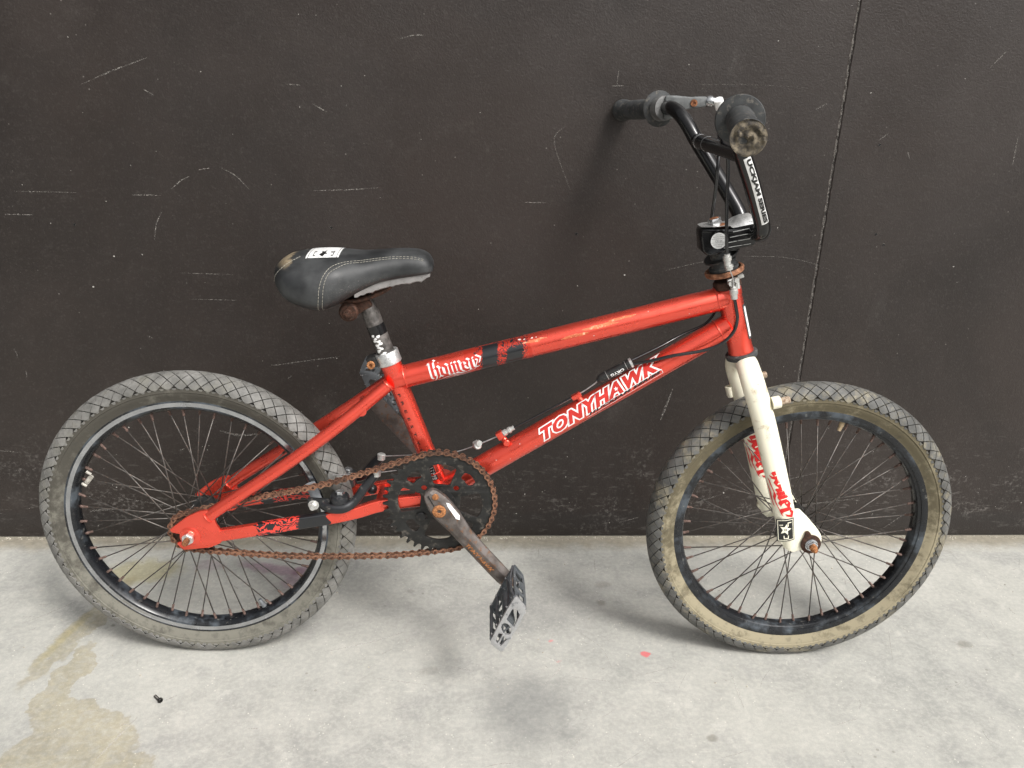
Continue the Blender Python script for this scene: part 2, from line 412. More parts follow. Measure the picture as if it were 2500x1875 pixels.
def grow(path, nib, ang, sub=3):
    """broad-nib stroke -> quads"""
    n = V((math.cos(ang), math.sin(ang)))*nib/2; out = []
    for a, b in zip(path[:-1], path[1:]):
        a, b = V(a), V(b)
        for k in range(sub):
            p = a.lerp(b, k/sub); q = a.lerp(b, (k+1)/sub)
            out.append([p-n, p+n, q+n, q-n])
    return out
GLY = {
 'h': ([[(.10, 1.75), (.12, .10), (.24, -.06)], [(-.02, 1.55), (.10, 1.75), (.26, 1.55)], [(.12, .72), (.36, .98), (.50, .80), (.50, .05), (.34, -.32)]], .68),
 'o': ([[(.10, .80), (.10, .18), (.30, -.02), (.50, .18), (.50, .80), (.30, 1.02), (.10, .80)]], .66),
 'm': ([[(.02, .86), (.12, 1.0), (.14, .04), (.24, .0)], [(.14, .80), (.34, 1.0), (.44, .84), (.44, .04), (.54, 0)], [(.44, .80), (.64, 1.0), (.74, .84), (.74, .08), (.88, .02)]], 1.0),
 'e': ([[(.46, .55), (.50, .82), (.30, 1.02), (.10, .80), (.10, .18), (.30, -.02), (.54, .16)], [(.12, .52), (.46, .60)]], .64),
 'r': ([[(.02, .86), (.12, 1.0), (.14, .06), (.26, 0)], [(.14, .80), (.34, 1.02), (.50, .88)]], .62)}
def script_polys(word, nib, ang=rad(35), swash=True):
    x = 0; out = []
    for ch in word:
        st, adv = GLY[ch]
        for s_ in st: out += grow([(x+p[0], p[1]) for p in s_], nib, ang)
        x += adv
    if swash:
        out += grow([(.5, -.55), (1.1, -.42), (1.7, -.22), (2.1, -.42), (2.6, -.30), (3.1, -.10), (3.5, .0)], nib*.9, ang)
        out += grow([(.9, -.85), (1.5, -.72), (2.2, -.75), (2.7, -.62)], nib*.8, ang)
        out += grow([(3.4, 1.15), (3.75, .85), (3.55, .35), (3.2, .1)], nib*.8, ang)
    return out, x
exec_later = []

# ============================================================ SETTING
def floor_mat():
    b = MB('stained_concrete'); co = b.co
    def warp(scale, amt):
        nz = b.noise(scale, 4, .6, out='Color'); mp = b.n('VectorMath', operation='MULTIPLY_ADD'); b.t.links.new(nz, mp.inputs[0])
        mp.inputs[1].default_value = (amt, amt, 0); mp2 = b.n('VectorMath', operation='ADD'); b.t.links.new(co, mp2.inputs[0]); mp2.inputs[1].default_value = (-amt/2, -amt/2, 0)
        b.t.links.new(mp2.outputs[0], mp.inputs[2]); return mp.outputs[0]
    wA = warp(9, .07); wB = warp(40, .030); wC = warp(20, .06)
    def blob(cx, cy, rx, ry, rot, lo, hi, w_):
        mp = b.n('Mapping', vector_type='TEXTURE'); b.t.links.new(w_, mp.inputs[0]); mp.inputs['Location'].default_value = (cx, cy, 0)
        mp.inputs['Rotation'].default_value = (0, 0, rot); mp.inputs['Scale'].default_value = (rx, ry, 1)
        x, y, _ = b.xyz(mp.outputs[0]); d = b.math('SQRT', b.math('ADD', b.math('MULTIPLY', x, x), b.math('MULTIPLY', y, y)))
        return b.ramp(d, hi, lo)
    n1 = b.noise(3.2, 6, .62); n2 = b.noise(17, 6, .6); n3 = b.noise(120, 5, .7); n4 = b.noise(650, 3, .6)
    c = b.mix(b.ramp(n1, .3, .7), (.300, .302, .286), (.415, .410, .380))
    c = b.mix(b.ramp(n2, .30, .70, 0, .6), c, (.49, .48, .445))
    c = b.mix(b.ramp(b.noise(6.5, 5, .6, dist=.6), .50, .68, 0, .52), c, (.245, .247, .243))
    c = b.mix(b.ramp(b.noise(30, 6, .7, dist=1.), .52, .68, 0, .30), c, (.285, .28, .27))
    c = b.mix(b.ramp(b.noise(14, 7, .72, dist=.4), .56, .70, 0, .5), c, (.58, .565, .525))
    c = b.mix(b.ramp(n3, .40, .68, 0, .30), c, (.66, .63, .57))
    c = b.mix(b.ramp(n3, .42, .30, 0, .22), c, (.32, .31, .28))
    c = b.mix(b.ramp(n4, .35, .7, 0, .30), c, (.27, .265, .24))
    c = b.mix(1., c, (.975, .980, .972), 'MULTIPLY')
    # pale mineral specks
    vo = b.n('TexVoronoi'); b.t.links.new(co, vo.inputs['Vector']); vo.inputs['Scale'].default_value = 120
    sp = b.math('MULTIPLY', b.ramp(vo.outputs['Distance'], .16, .06), b.ramp(b.noise(22, 2), .52, .60)); c = b.mix(b.math('MULTIPLY', sp, .7), c, (.80, .77, .68))
    vo = b.n('TexVoronoi'); b.t.links.new(co, vo.inputs['Vector']); vo.inputs['Scale'].default_value = 34
    sp = b.math('MULTIPLY', b.ramp(vo.outputs['Distance'], .11, .05), b.ramp(b.noise(5, 2), .55, .62)); c = b.mix(b.math('MULTIPLY', sp, .55), c, (.20, .19, .17))
    # fine scratches
    for rz, th in ((.4, .70), (1.35, .715), (2.3, .705)):
        mp = b.n('Mapping'); b.t.links.new(co, mp.inputs[0]); mp.inputs['Rotation'].default_value = (0, 0, rz); mp.inputs['Scale'].default_value = (9, 420, 1)
        s_ = b.math('MULTIPLY', b.ramp(b.noise(1, 3, .6, co=mp.outputs[0]), th, th+.05), b.ramp(b.noise(7+rz, 3), .48, .60)); c = b.mix(b.math('MULTIPLY', s_, .6), c, (.74, .71, .64))
    # coloured stains, spots and soft grey patches
    yel = (.33, .28, .105); tan = (.36, .31, .20)
    def over(c, m, k, col): return b.mix(b.math('MULTIPLY', m, k), c, b.mix(1., c, col, 'MULTIPLY'))
    wD = warp(16, .075); wE = warp(70, .012)
    m1 = blob(-.665, 1.26, .024, .15, rad(-12), .70, 1.2, wC)
    for args in ((-.640, 1.12, .028, .10, rad(-4)), (-.600, 1.030, .055, .055, rad(10)), (-.545, 1.005, .075, .050, rad(-15)), (-.520, .935, .115, .060, rad(-20)), (-.600, .945, .055, .075, 0)):
        m1 = b.math('MAXIMUM', m1, blob(*args, .84, 1.04, wD if args[0] > -.65 else wC))
    edge = b.math('MULTIPLY', b.ramp(m1, 0., .5), b.ramp(m1, 1., .5))
    rimn = b.ramp(b.noise(55, 6, .75), .36, .60, .55, 1.)
    c = over(c, b.math('MULTIPLY', m1, rimn), .80, (.80, .735, .575))
    c = over(c, edge, .35, (.74, .68, .55))
    c = over(c, blob(-.684, 1.235, .010, .085, rad(-12), .3, 1.3, wE), .55, (1.0, .93, .62))
    c = over(c, blob(-.640, 1.335, .060, .016, rad(8), .3, 1.2, wC), .35, (.75, .72, .66))
    c = over(c, blob(-.625, 1.43, .085, .045, rad(5), .55, 1.15, wC), .75, (.84, .78, .52))
    c = over(c, blob(-.37, 1.437, .085, .022, rad(-12), .5, 1.1, wC), .85, (.74, .54, .68))
    c = over(c, blob(-.32, 1.41, .03, .05, rad(-30), .5, 1.1, wC), .7, (.74, .54, .68))
    c = over(c, blob(-.50, 1.452, .03, .02, 0, .4, 1.1, wC), .5, (.80, .66, .76))
    c = over(c, blob(.105, 1.045, .095, .105, 0, .25, 1.25, wC), .75, (.58, .59, .61))  # soft round grey patch
    c = over(c, blob(.04, 1.30, .30, .09, rad(8), .2, 1.3, wA), .35, (.60, .60, .62))  # wide faint grey patch, with a smaller one below
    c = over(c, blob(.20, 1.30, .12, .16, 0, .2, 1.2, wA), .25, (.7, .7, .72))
    for (x, y, r1, r2, k) in ((.272, 1.378, .018, .012, .55), (.26, 1.319, .010, .009, .8), (.891, 1.19, .016, .010, .7), (.378, .979, .009, .007, .85), (-.615, 1.262, .004, .005, .8), (-.055, 1.135, .02, .01, .3), (.63, .905, .02, .01, .3), (-.10, 1.36, .009, .007, .4)):
        c = over(c, blob(x, y, r1, r2, .3, .4, 1.3, wE), k*.8, (.50, .48, .44))
    c = b.mix(b.math('MULTIPLY', blob(.3145, 1.172, .0100, .0075, .2, .7, 1.1, wE), .75), c, (.62, .10, .11))
    c = b.mix(b.math('MULTIPLY', blob(.155, 1.209, .006, .004, .2, .5, 1.15, wE), .4), c, (.72, .10, .12))
    c = b.mix(b.math('MULTIPLY', blob(.165, 1.155, .006, .004, .2, .5, 1.05, wB), .35), c, (.60, .2, .2))
    # grime along the foot of the wall
    y = b.xyz()[1]; g = b.ramp(b.math('ADD', y, b.math('MULTIPLY', b.noise(26, 5), .05)), WALL_Y-.045, WALL_Y+.01)
    c = b.mix(b.math('MULTIPLY', g, .8), c, b.mix(b.noise(60, 5), (.10, .085, .06), (.34, .30, .22)))
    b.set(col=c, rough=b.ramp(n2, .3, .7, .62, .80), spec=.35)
    b.bump(n4, .22, .0008, b.bump(n3, .25, .0016)); return b.m
def wall_mat():
    b = MB('dark_brown_painted_wall'); co = b.co; x, y, z = b.xyz()
    n1 = b.noise(2.0, 7, .66, dist=.3); n2 = b.noise(260, 3, .6); n3 = b.noise(40, 5, .65)
    c = b.mix(b.ramp(n1, .3, .7), (.0125, .0086, .0070), (.0240, .0172, .0143))
    c = b.mix(b.ramp(n2, .52, .75, 0, .55), c, (.045, .038, .034))
    c = b.mix(b.ramp(n3, .60, .80, 0, .14), c, (.12, .11, .10))
    # chalky rubbed patches, scattered chips
    c = b.mix(b.math('MULTIPLY', b.ramp(b.noise(5.2, 5, .62, dist=.5), .60, .80), b.ramp(b.noise(90, 4, .7), .4, .7, .05, .20)), c, (.20, .185, .17))
    vo = b.n('TexVoronoi'); b.t.links.new(co, vo.inputs['Vector']); vo.inputs['Scale'].default_value = 46; vo.inputs['Randomness'].default_value = 1
    ch = b.math('MULTIPLY', b.ramp(vo.outputs['Distance'], .075, .035), b.ramp(b.noise(11, 3), .50, .62)); c = b.mix(b.math('MULTIPLY', ch, .42), c, (.30, .28, .26))
    # scuffed band near the floor
    low = b.ramp(b.math('ADD', z, b.math('MULTIPLY', b.noise(4, 3), .10)), .34, .10)
    for rz, th in ((0.1, .60), (.9, .62), (-.5, .62), (1.5, .64)):
        mp = b.n('Mapping'); b.t.links.new(co, mp.inputs[0]); mp.inputs['Rotation'].default_value = (0, rz, 0); mp.inputs['Scale'].default_value = (30, 1, 110)
        s_ = b.math('MULTIPLY', b.ramp(b.noise(1, 4, .65, co=mp.outputs[0]), th, th+.08), b.math('ADD', b.math('MULTIPLY', low, .13), .010))
        c = b.mix(s_, c, (.33, .31, .285))
    cl = b.math('MULTIPLY', b.math('MULTIPLY', b.ramp(b.noise(9, 4, .6), .50, .64), low), b.ramp(b.noise(130, 6, .75), .50, .66, 0, .42)); c = b.mix(cl, c, (.30, .28, .26))
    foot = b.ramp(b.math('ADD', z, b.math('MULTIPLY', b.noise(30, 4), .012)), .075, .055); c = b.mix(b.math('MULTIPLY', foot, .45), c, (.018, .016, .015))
    b.set(col=c, rough=b.ramp(b.noise(3.5, 5, .65), .3, .7, .38, .54), spec=.5)
    b.bump(b.noise(330, 3, .6), .60, .0011, b.bump(b.noise(12, 3), .15, .004)); return b.m
M['floor'] = floor_mat(); M['wall'] = wall_mat()
M['seam'] = simple('dark_crumbled_joint', (.026, .023, .021), .9, 0, .4, 200, dirt=(.17, .155, .14), dirtamt=.75, bump=.6, bs=500)
def scuff_mat():
    b = MB('chalky_scuff'); n = b.noise(420, 5, .7)
    a = b.math('MULTIPLY', b.ramp(n, .43, .62), .85)
    b.set(col=(.25, .235, .215), rough=.9, alpha=a); return b.m
M['scuff'] = scuff_mat()

bm = bmesh.new()
box(bm, (0, -4+WALL_Y+.05, -.05), 24, 8.2, .1)
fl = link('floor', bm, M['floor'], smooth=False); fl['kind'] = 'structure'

wall = empty('painted_wall', loc=(0, 0, 0)); wall['label'] = 'dark brown painted wall with a vertical joint behind the red bicycle'; wall['category'] = 'wall'
SEAM_X = .6725
def jag_panel(x0, x1, jag_left):
    bm = bmesh.new(); H = 3.2; n = 420; T_ = .12
    edge = x0 if jag_left else x1; far = x1 if jag_left else x0
    fr, bk = [], []
    for i in range(n+1):
        zz = H*i/n; j = .0011*noise.noise(V((zz*55, 3 if jag_left else 9, 0)))+.0009*noise.noise(V((zz*160, 1 if jag_left else 5, 0)))
        fr.append(bm.verts.new((edge+j, WALL_Y+.0012, zz))); bk.append(bm.verts.new((edge+j, WALL_Y+T_, zz)))
    s = 1 if jag_left else -1
    fr[0].co.z = bk[0].co.z = .0030
    inn = [bm.verts.new((v.co.x+s*.0016, WALL_Y, v.co.z)) for v in fr]
    ff = [bm.verts.new((far, WALL_Y, 0)), bm.verts.new((far, WALL_Y, H))]
    for i in range(n):
        bm.faces.new((fr[i], inn[i], inn[i+1], fr[i+1])); bm.faces.new((bk[i], fr[i], fr[i+1], bk[i+1]))
    mid = [bm.verts.new((far, WALL_Y, v.co.z)) for v in fr]
    for i in range(n): bm.faces.new((inn[i], mid[i], mid[i+1], inn[i+1]))
    bm.verts.remove(ff[0]); bm.verts.remove(ff[1])
    bmb = [bm.verts.new((far, WALL_Y+T_, v.co.z)) for v in (fr[0], fr[-1])]
    bm.faces.new((inn[-1], mid[-1], bmb[1], bk[-1], fr[-1]))
    bmesh.ops.recalc_face_normals(bm, faces=bm.faces)
    return bm
link('panel', jag_panel(-9, SEAM_X-.0023, False), M['wall'], wall, smooth=False)
link('panel', jag_panel(SEAM_X+.0023, 9, True), M['wall'], wall, smooth=False)
bm = bmesh.new()
prev = None
for i in range(640):                                   # crumbly filler, slightly recessed
    zz = 3.2*i/639; a = []
    for k in range(5):
        xx = SEAM_X-.0045+.009*k/4
        a.append(bm.verts.new((xx, WALL_Y+.0022+.0026*noise.noise(V((xx*700, zz*120, 0))), zz)))
    if prev:
        for k in range(4): bm.faces.new((prev[k], prev[k+1], a[k+1], a[k]))
    prev = a
link('joint_filler', bm, M['seam'], wall, smooth=False)
# scuffs and chips on the paint: thin raised flakes and chalky lines
SCR = [[(-0.66, 0.888), (-0.599, 0.914), (-0.542, 0.935)], [(-0.115, 0.977), (-0.094, 0.983), (-0.072, 0.984)], [(-0.556, 0.885), (-0.538, 0.875)], [(-0.526, 0.717), (-0.508, 0.732), (-0.491, 0.74)], [(-0.476, 0.751), (-0.455, 0.755)], [(-0.44, 0.758), (-0.411, 0.742), (-0.389, 0.718)], [(-0.547, 0.677), (-0.56, 0.654), (-0.567, 0.624)], [(-0.824, 0.666), (-0.775, 0.666)], [(-0.8, 0.707), (-0.692, 0.707)], [(-0.277, 0.719), (-0.214, 0.722), (-0.156, 0.727)], [(-0.529, 0.564), (-0.429, 0.562)], [(-0.517, 0.514), (-0.429, 0.513)], [(-0.311, 0.899), (-0.287, 0.898)], [(-0.269, 0.868), (-0.245, 0.855)], [(-0.21, 0.87), (-0.211, 0.861)], [(-0.379, 0.382), (-0.318, 0.392), (-0.241, 0.403)], [(-0.853, 0.412), (-0.848, 0.391)], [(-0.839, 0.368), (-0.84, 0.349)], [(-0.603, 0.441), (-0.593, 0.436)], [(-0.599, 0.705), (-0.546, 0.705)], [(0.399, 0.917), (0.49, 0.92), (0.596, 0.918)], [(0.175, 0.842), (0.156, 0.814), (0.19, 0.728)], [(0.526, 0.613), (0.598, 0.613), (0.654, 0.604), (0.716, 0.584)], [(0.372, 0.581), (0.415, 0.593), (0.459, 0.603)], [(0.107, 0.706), (0.146, 0.706)], [(0.623, 0.881), (0.643, 0.892)], [(1.009, 0.846), (1.011, 0.792)], [(0.807, 0.812), (0.813, 0.8)], [(0.748, 0.83), (0.765, 0.844)], [(0.928, 0.96), (0.955, 0.992)], [(0.263, 0.938), (0.262, 0.913)], [(0.252, 0.911), (0.275, 0.912)], [(-0.486, 0.245), (-0.462, 0.237), (-0.436, 0.235), (-0.404, 0.24)], [(-0.765, 0.062), (-0.743, 0.065), (-0.717, 0.066)], [(0.417, 0.342), (0.407, 0.306), (0.398, 0.272)], [(-0.922, 0.199), (-0.883, 0.195)], [(-0.571, 0.2), (-0.558, 0.205)], [(0.374, 0.048), (0.331, 0.035)], [(0.649, 0.129), (0.759, 0.159)], [(0.675, 0.07), (0.851, 0.095)], [(-0.698, 0.093), (-0.601, 0.074)], [(0.911, 0.019), (0.958, 0.06)], [(-0.345, 0.357), (-0.336, 0.363)], [(0.486, 0.08), (0.546, 0.104)]]
WID = {0: 2.2, 8: 1.5, 20: .5, 34: 4, 10: 1.1, 11: 1.0, 21: 1.0, 22: .9, 23: .9, 32: 5, 33: 5, 15: 1.6}
rs = random.Random(3)
bm = bmesh.new()
for i, ln in enumerate(SCR):
    if SEAM_X > min(p[0] for p in ln) and SEAM_X < max(p[0] for p in ln) and i != 22: pass
    P = catmull([(a, b_, 0) for a, b_ in ln], 14); w0 = WID.get(i, 1.9)*.001
    pv = None
    for k, p in enumerate(P):
        t = k/(len(P)-1); d = (P[min(k+1, len(P)-1)]-P[max(k-1, 0)]).normalized(); nn = V((-d.y, d.x, 0))
        ww = w0*(.25+.75*math.sin(math.pi*min(1, max(0, t))))*(.7+.6*rs.random())*.5
        yy = WALL_Y-.00035-.00002*i
        a = bm.verts.new((p.x+nn.x*ww, yy, p.y+nn.y*ww)); b_ = bm.verts.new((p.x-nn.x*ww, yy, p.y-nn.y*ww))
        if pv: bm.faces.new((pv[0], a, b_, pv[1]))
        pv = (a, b_)
o = link('scuff_marks', bm, M['scuff'], wall, smooth=False); o['kind'] = 'stuff'
M['chipc'] = simple('pale_paint_chip', (.40, .385, .36), .9, 0, .3, 300)
bm = bmesh.new()
for i in range(190):
    low = rs.random() < .55
    x = rs.uniform(-.95, 1.25); z = rs.uniform(.015, .22) if low else rs.uniform(.1, 1.12)
    if abs(x-SEAM_X) < .012: continue
    r = rs.choice((.0006, .0008, .0010, .0013, .0019))*rs.uniform(.7, 1.15); n = rs.randint(5, 7); a0 = rs.random()*6; st = rs.uniform(.4, 1.); rot = rs.random()*3
    vs = []
    for k in range(n):
        q = a0+2*math.pi*k/n; rr = r*rs.uniform(.5, 1.3); dx, dz = rr*math.cos(q), rr*math.sin(q)*st
        vs.append(bm.verts.new((x+dx*math.cos(rot)-dz*math.sin(rot), WALL_Y-.0006-.000001*i, z+dx*math.sin(rot)+dz*math.cos(rot))))
    bm.faces.new(vs)
o = link('paint_chips', bm, M['chipc'], wall, smooth=False); o['kind'] = 'stuff'
M['hole'] = simple('dark_screw_hole', (.006, .006, .006), .9, 0, .2, 90)
for (x, z) in ((-.705, .65), (-.247, .653), (.205, .65), (.776, .66), (.752, .823), (.795, .64)):
    bm = bmesh.new(); lathe(bm, (x, WALL_Y-.0008, z), (0, 1, 0), [(0, .0026), (-.0003, .0022), (.0006, .0013), (.0012, 0)], 9)
    for f in bm.faces: f.material_index = 0 if f.calc_center_median().y < WALL_Y-.0003 and (f.calc_center_median()-V((x, WALL_Y, z))).length > .0019 else 1
    link('screw_hole', bm, [M['scuff'], M['hole']], wall)

def fscr_mat():
    b = MB('pale_concrete_scratch'); n = b.noise(380, 5, .7)
    b.set(col=(.60, .585, .54), rough=.9, alpha=b.math('MULTIPLY', b.ramp(n, .42, .60), .60)); return b.m
M['fscr'] = fscr_mat(); rf = random.Random(77); bm = bmesh.new()
FS = [([(.450, 1.129), (.448, 1.09), (.446, 1.038)], 2.2), ([(-.225, 1.188), (-.16, 1.21), (-.105, 1.236)], 2.2), ([(.14, 1.17), (.165, 1.145), (.135, 1.10)], 1.8), ([(.06, 1.40), (.06, 1.33)], 1.0), ([(-.01, 1.40), (.06, 1.395)], 1.0), ([(.20, 1.24), (.24, 1.19), (.25, 1.14)], 1.2), ([(.52, 1.19), (.56, 1.185), (.60, 1.15)], 1.0), ([(.30, 1.12), (.36, 1.14)], 1.0), ([(-.15, 1.12), (-.05, 1.10)], .8)]
for i in range(95):
    x, y, a_, l_ = rf.uniform(-.8, 1.2), rf.uniform(.88, 1.5), rf.choice((0, .1, 1.4, 1.57, 2.2, .7))+rf.gauss(0, .25), rf.choice((.012, .02, .035, .07))*rf.uniform(.6, 1.4)
    FS.append(([(x, y), (x+l_*.5*math.cos(a_)+rf.gauss(0, .0015), y+l_*.5*math.sin(a_)+rf.gauss(0, .0015)), (x+l_*math.cos(a_), y+l_*math.sin(a_))], rf.choice((.5, .7, 1.0, 1.5))))
for i, (ln, w0) in enumerate(FS):
    P_ = catmull([(a, b_, 0) for a, b_ in ln], 8); pv = None
    for k, p in enumerate(P_):
        t = k/(len(P_)-1); d_ = (P_[min(k+1, len(P_)-1)]-P_[max(k-1, 0)]).normalized(); nn = V((-d_.y, d_.x, 0)); ww = w0*.0009*(.3+.7*math.sin(math.pi*t))*(.6+.8*rf.random())
        a = bm.verts.new((p.x+nn.x*ww, p.y+nn.y*ww, .0002+.000002*i)); b_ = bm.verts.new((p.x-nn.x*ww, p.y-nn.y*ww, .0002+.000002*i))
        if pv: bm.faces.new((pv[0], a, b_, pv[1]))
        pv = (a, b_)
o = link('floor_scratches', bm, M['fscr'], fl, smooth=False); o['kind'] = 'stuff'
M['grit'] = simple('pale_grit', (.42, .39, .33), .95, 0, .5, 400)
bm = bmesh.new(); rg = random.Random(31)
for i in range(1500):
    x = rg.uniform(-1.2, 1.5); y = WALL_Y-abs(rg.gauss(0, .006))-.0005; r0 = rg.choice((.0005, .0007, .0009, .0014))*rg.uniform(.7, 1.3)
    if rg.random() < .12: y = WALL_Y-rg.uniform(.01, .5)
    t = bmesh.new(); bmesh.ops.create_icosphere(t, subdivisions=1, radius=r0) if i % 9 == 0 else bmesh.ops.create_cone(t, cap_ends=True, segments=5, radius1=r0, radius2=r0*.6, depth=r0*1.2)
    c_ = V((x, min(y, WALL_Y-r0*.5), r0*.4)); sc_ = V((rg.uniform(.6, 1.5), rg.uniform(.6, 1.5), rg.uniform(.4, .9)))
    merge(bm, t, lambda c: c_+V((c.x*sc_.x, c.y*sc_.y, c.z*sc_.z)))
o = link('grit', bm, M['grit'], smooth=False); o['kind'] = 'stuff'; o['label'] = 'pale grit and crumbs gathered along the foot of the dark wall'

# ============================================================ BICYCLE
# local frame: x forwards, y away from the viewer (towards the wall), z up; origin where the rear tyre stands
LEAN, BYAW = .01949, -.02331
bike = empty('bicycle', loc=(-.42276, 1.20283, -.0050)); bike.rotation_mode = 'XYZ'
X_ = V((math.cos(BYAW), math.sin(BYAW), 0)); Y0 = V((-math.sin(BYAW), math.cos(BYAW), 0)); Z0 = V((0, 0, 1))
Yl = Y0*math.cos(LEAN)-Z0*math.sin(LEAN); Zl = Z0*math.cos(LEAN)+Y0*math.sin(LEAN)
bike.rotation_euler = Matrix((X_, Yl, Zl)).transposed().to_euler()
bike['label'] = 'worn red freestyle bicycle with cream fork and rusty chain leaning on the wall'; bike['category'] = 'bicycle'
bike.empty_display_size = .2
RT = .253; WB = .9718
BB = V((.387, 0, .3085)); AX = V((0, 0, RT)); FX = V((WB, 0, RT))
HB = V((.8425, 0, .5475)); HT = V((.8100, 0, .6490)); HD = (HT-HB).normalized(); HF = V((HD.z, 0, -HD.x))   # up the steerer / forwards
def hd(s, u=0, y=0): return HB+HD*s+HF*u+V((0, y, 0))

# ---------------------------------------------- frame
frame = empty('frame', bike)
TT0 = V((.3170, 0, .4960)); TT1 = V((.8150, 0, .6350)); DT0 = BB; DT1 = V((.8300, 0, .5975))
ST_top = V((.3085, 0, .5245)); RTT = .0178; RDT = .0182
bm = bmesh.new(); tube(bm, [TT0, TT1], RTT, 40, caps=True)
weld(bm, TT1-(TT1-TT0).normalized()*.0215, TT1-TT0, RTT+.0002, .0011); weld(bm, TT0+(TT1-TT0).normalized()*.016, TT1-TT0, RTT, .0011)
link('top_tube', bm, M['red'], frame)
bm = bmesh.new(); d = (DT1-DT0).normalized()
n = 26; pts = [DT0.lerp(DT1-V((.012, 0, .008)), i/n) for i in range(n+1)]
tube(bm, pts, [RDT]*(n+1), 40)
weld(bm, DT1-d*.031, d, RDT+.0002, .0011)
link('down_tube', bm, M['red'], frame)
bm = bmesh.new(); tube(bm, [BB, ST_top], .0145, 36); weld(bm, BB+(ST_top-BB)*.155, ST_top-BB, .0147, .0011)
# sleeve at the seat cluster
sd = (ST_top-BB).normalized(); tube(bm, [ST_top-sd*.040, ST_top-sd*.038, ST_top], [.0147, .0160, .0162], 36)
link('seat_tube', bm, M['red'], frame)
bm = bmesh.new()
lathe(bm, HB, HD, [(0, .0192), (.006, .0192), (.009, .0182), (.092, .0182), (.095, .0190), (.1045, .0190), (.1065, .0175)], 44)
link('head_tube', bm, M['red'], frame)
bm = bmesh.new(); lathe(bm, BB+V((0, -.034, 0)), (0, 1, 0), [(0, .0185), (.0015, .0215), (.0665, .0215), (.068, .0185)], 40)
# gusset / yoke joining the stays to the shell
tube(bm, [(.345, -.002, .3085), (.372, 0, .3085)], [.012, .016], 20, sx=2.1, sq=.35)
link('bottom_bracket_shell', bm, M['red'], frame)
def stays(s):
    bm = bmesh.new()
    p = catmull([(.0315, s*.0555, .2850), (.060, s*.0545, .3065), (.160, s*.0470, .3760), (.235, s*.0330, .4320), (.296, s*.0165, .4810), (.309, s*.0125, .4930)], 7)
    tube(bm, p, [.0098]*len(p), 22); weld(bm, p[-4], p[-1]-p[-6], .0100, .0014, 30); weld(bm, p[1], p[2]-p[0], .0099, .0013, 30)
    link('seat_stay', bm, M['red'], frame)
    bm = bmesh.new()
    p = catmull([(.0400, s*.0555, .2530), (.0900, s*.0555, .2620), (.1550, s*.0520, .2730), (.2180, s*.0455, .2815), (.2560, s*.0375, .2870), (.3000, s*.0320, .2985), (.3720, s*.0290, .3080)], 8)
    tube(bm, p, .0098, 20, sx=.62, sq=.62, up=(0, 1, 0))
    link('chain_stay', bm, M['red'], frame)
    out = [(-.0263, .2655), (-.0164, .2737), (.002, .2885), (.022, .2985), (.0330, .3000), (.0430, .2880), (.0460, .2745), (.0510, .2660), (.0515, .2440), (.033, .2350), (-.0097, .2302), (-.019, .2425), (-.0040, .2480), (.0060, .2475), (.0120, .2530), (.0060, .2590), (-.0100, .2575), (-.0240, .2610)]
    bmp = curve_plate(rounded(out, .0045), thick=.0052, bevel=.0009); move(bmp, lambda c: c+V((0, s*.0590, 0)))
    link('dropout', bmp, M['red'], frame)
for s in (-1, 1): stays(s)
bm = bmesh.new(); tube(bm, [(.268, -.033, .455), (.268, .033, .455)], .0085, 18); link('seat_stay_bridge', bm, M['red'], frame)
bm = bmesh.new(); tube(bm, [(.292, -.036, .295), (.292, .036, .295)], .0085, 18); link('chain_stay_bridge', bm, M['red'], frame)
# cable guides on the down tube
for (x, z, big) in ((.5940, .4745, 0), (.4790, .4060, 1)):
    bm = bmesh.new(); c = V((x, 0, z)); nrm = V((-d.z, 0, d.x))
    if big:
        box(bm, c+nrm*.001+V((0, -.004, 0)), .011, .011, .013, d, (0, 1, 0), .0022); lathe(bm, c-nrm*.010+V((.004, -.010, 0)), (0, -1, 0), [(0, .0055), (.0045, .0055), (.0055, .0045)], 14)
        tube(bm, [c-nrm*.012+V((.003, -.006, 0)), c], .005, 12)
    else:
        box(bm, c+nrm*.000+V((0, -.004, 0)), .016, .009, .008, d, (0, 1, 0), .002); tube(bm, [c-nrm*.009+V((.004, -.006, 0)), c], .0045, 12)
    link('cable_guide', bm, M['red'], frame)
# prints
wt = Wrap(TT0, TT1, RTT); wd = Wrap(DT0, DT1, RDT)
LT = (TT1-TT0).length; LD = (DT1-DT0).length
# white script backing and red letters at the rear of the top tube
white, wx = script_polys('homer', .60); redp, _ = script_polys('homer', .24)
k = .0200; U0 = .058
def lay(ps, u0, v0, kx, ky): return [[(u0+p[0]*kx, v0+p[1]*ky) for p in q] for q in ps]
link('script_backing', wrap_polys(lay(white, U0, -.0075, k, .0150), wt, .00030, dh=.0000012), M['white_worn'], frame)
link('script_lettering', wrap_polys(lay(redp, U0, -.0075, k, .0150), wt, .00062, dh=.000001), M['redprint'], frame)
def jagged(u0, u1, v0, v1, amp, n=26, seed=1):
    r_ = random.Random(seed); a = []
    for i in range(n): a.append((u0+(u1-u0)*i/n, v0+amp*.4*r_.uniform(-1, 1)))
    for i in range(n): a.append((u1+amp*r_.uniform(-1, 1), v0+(v1-v0)*i/n))
    for i in range(n): a.append((u1-(u1-u0)*i/n, v1+amp*.4*r_.uniform(-1, 1)))
    for i in range(n): a.append((u0+amp*r_.uniform(-1, 1), v1-(v1-v0)*i/n))
    return a
link('filigree_print', wrap_polys([jagged(.112, .212, -.024, .026, .001, 16, 4)], wt, .00015), M['damask_top'], frame)
M['faded'] = simple('faded_red_paint', (.86, .21, .095), .24, .55, .12, 70, dirt=(.80, .42, .26), dirtamt=.35, coat=.5)
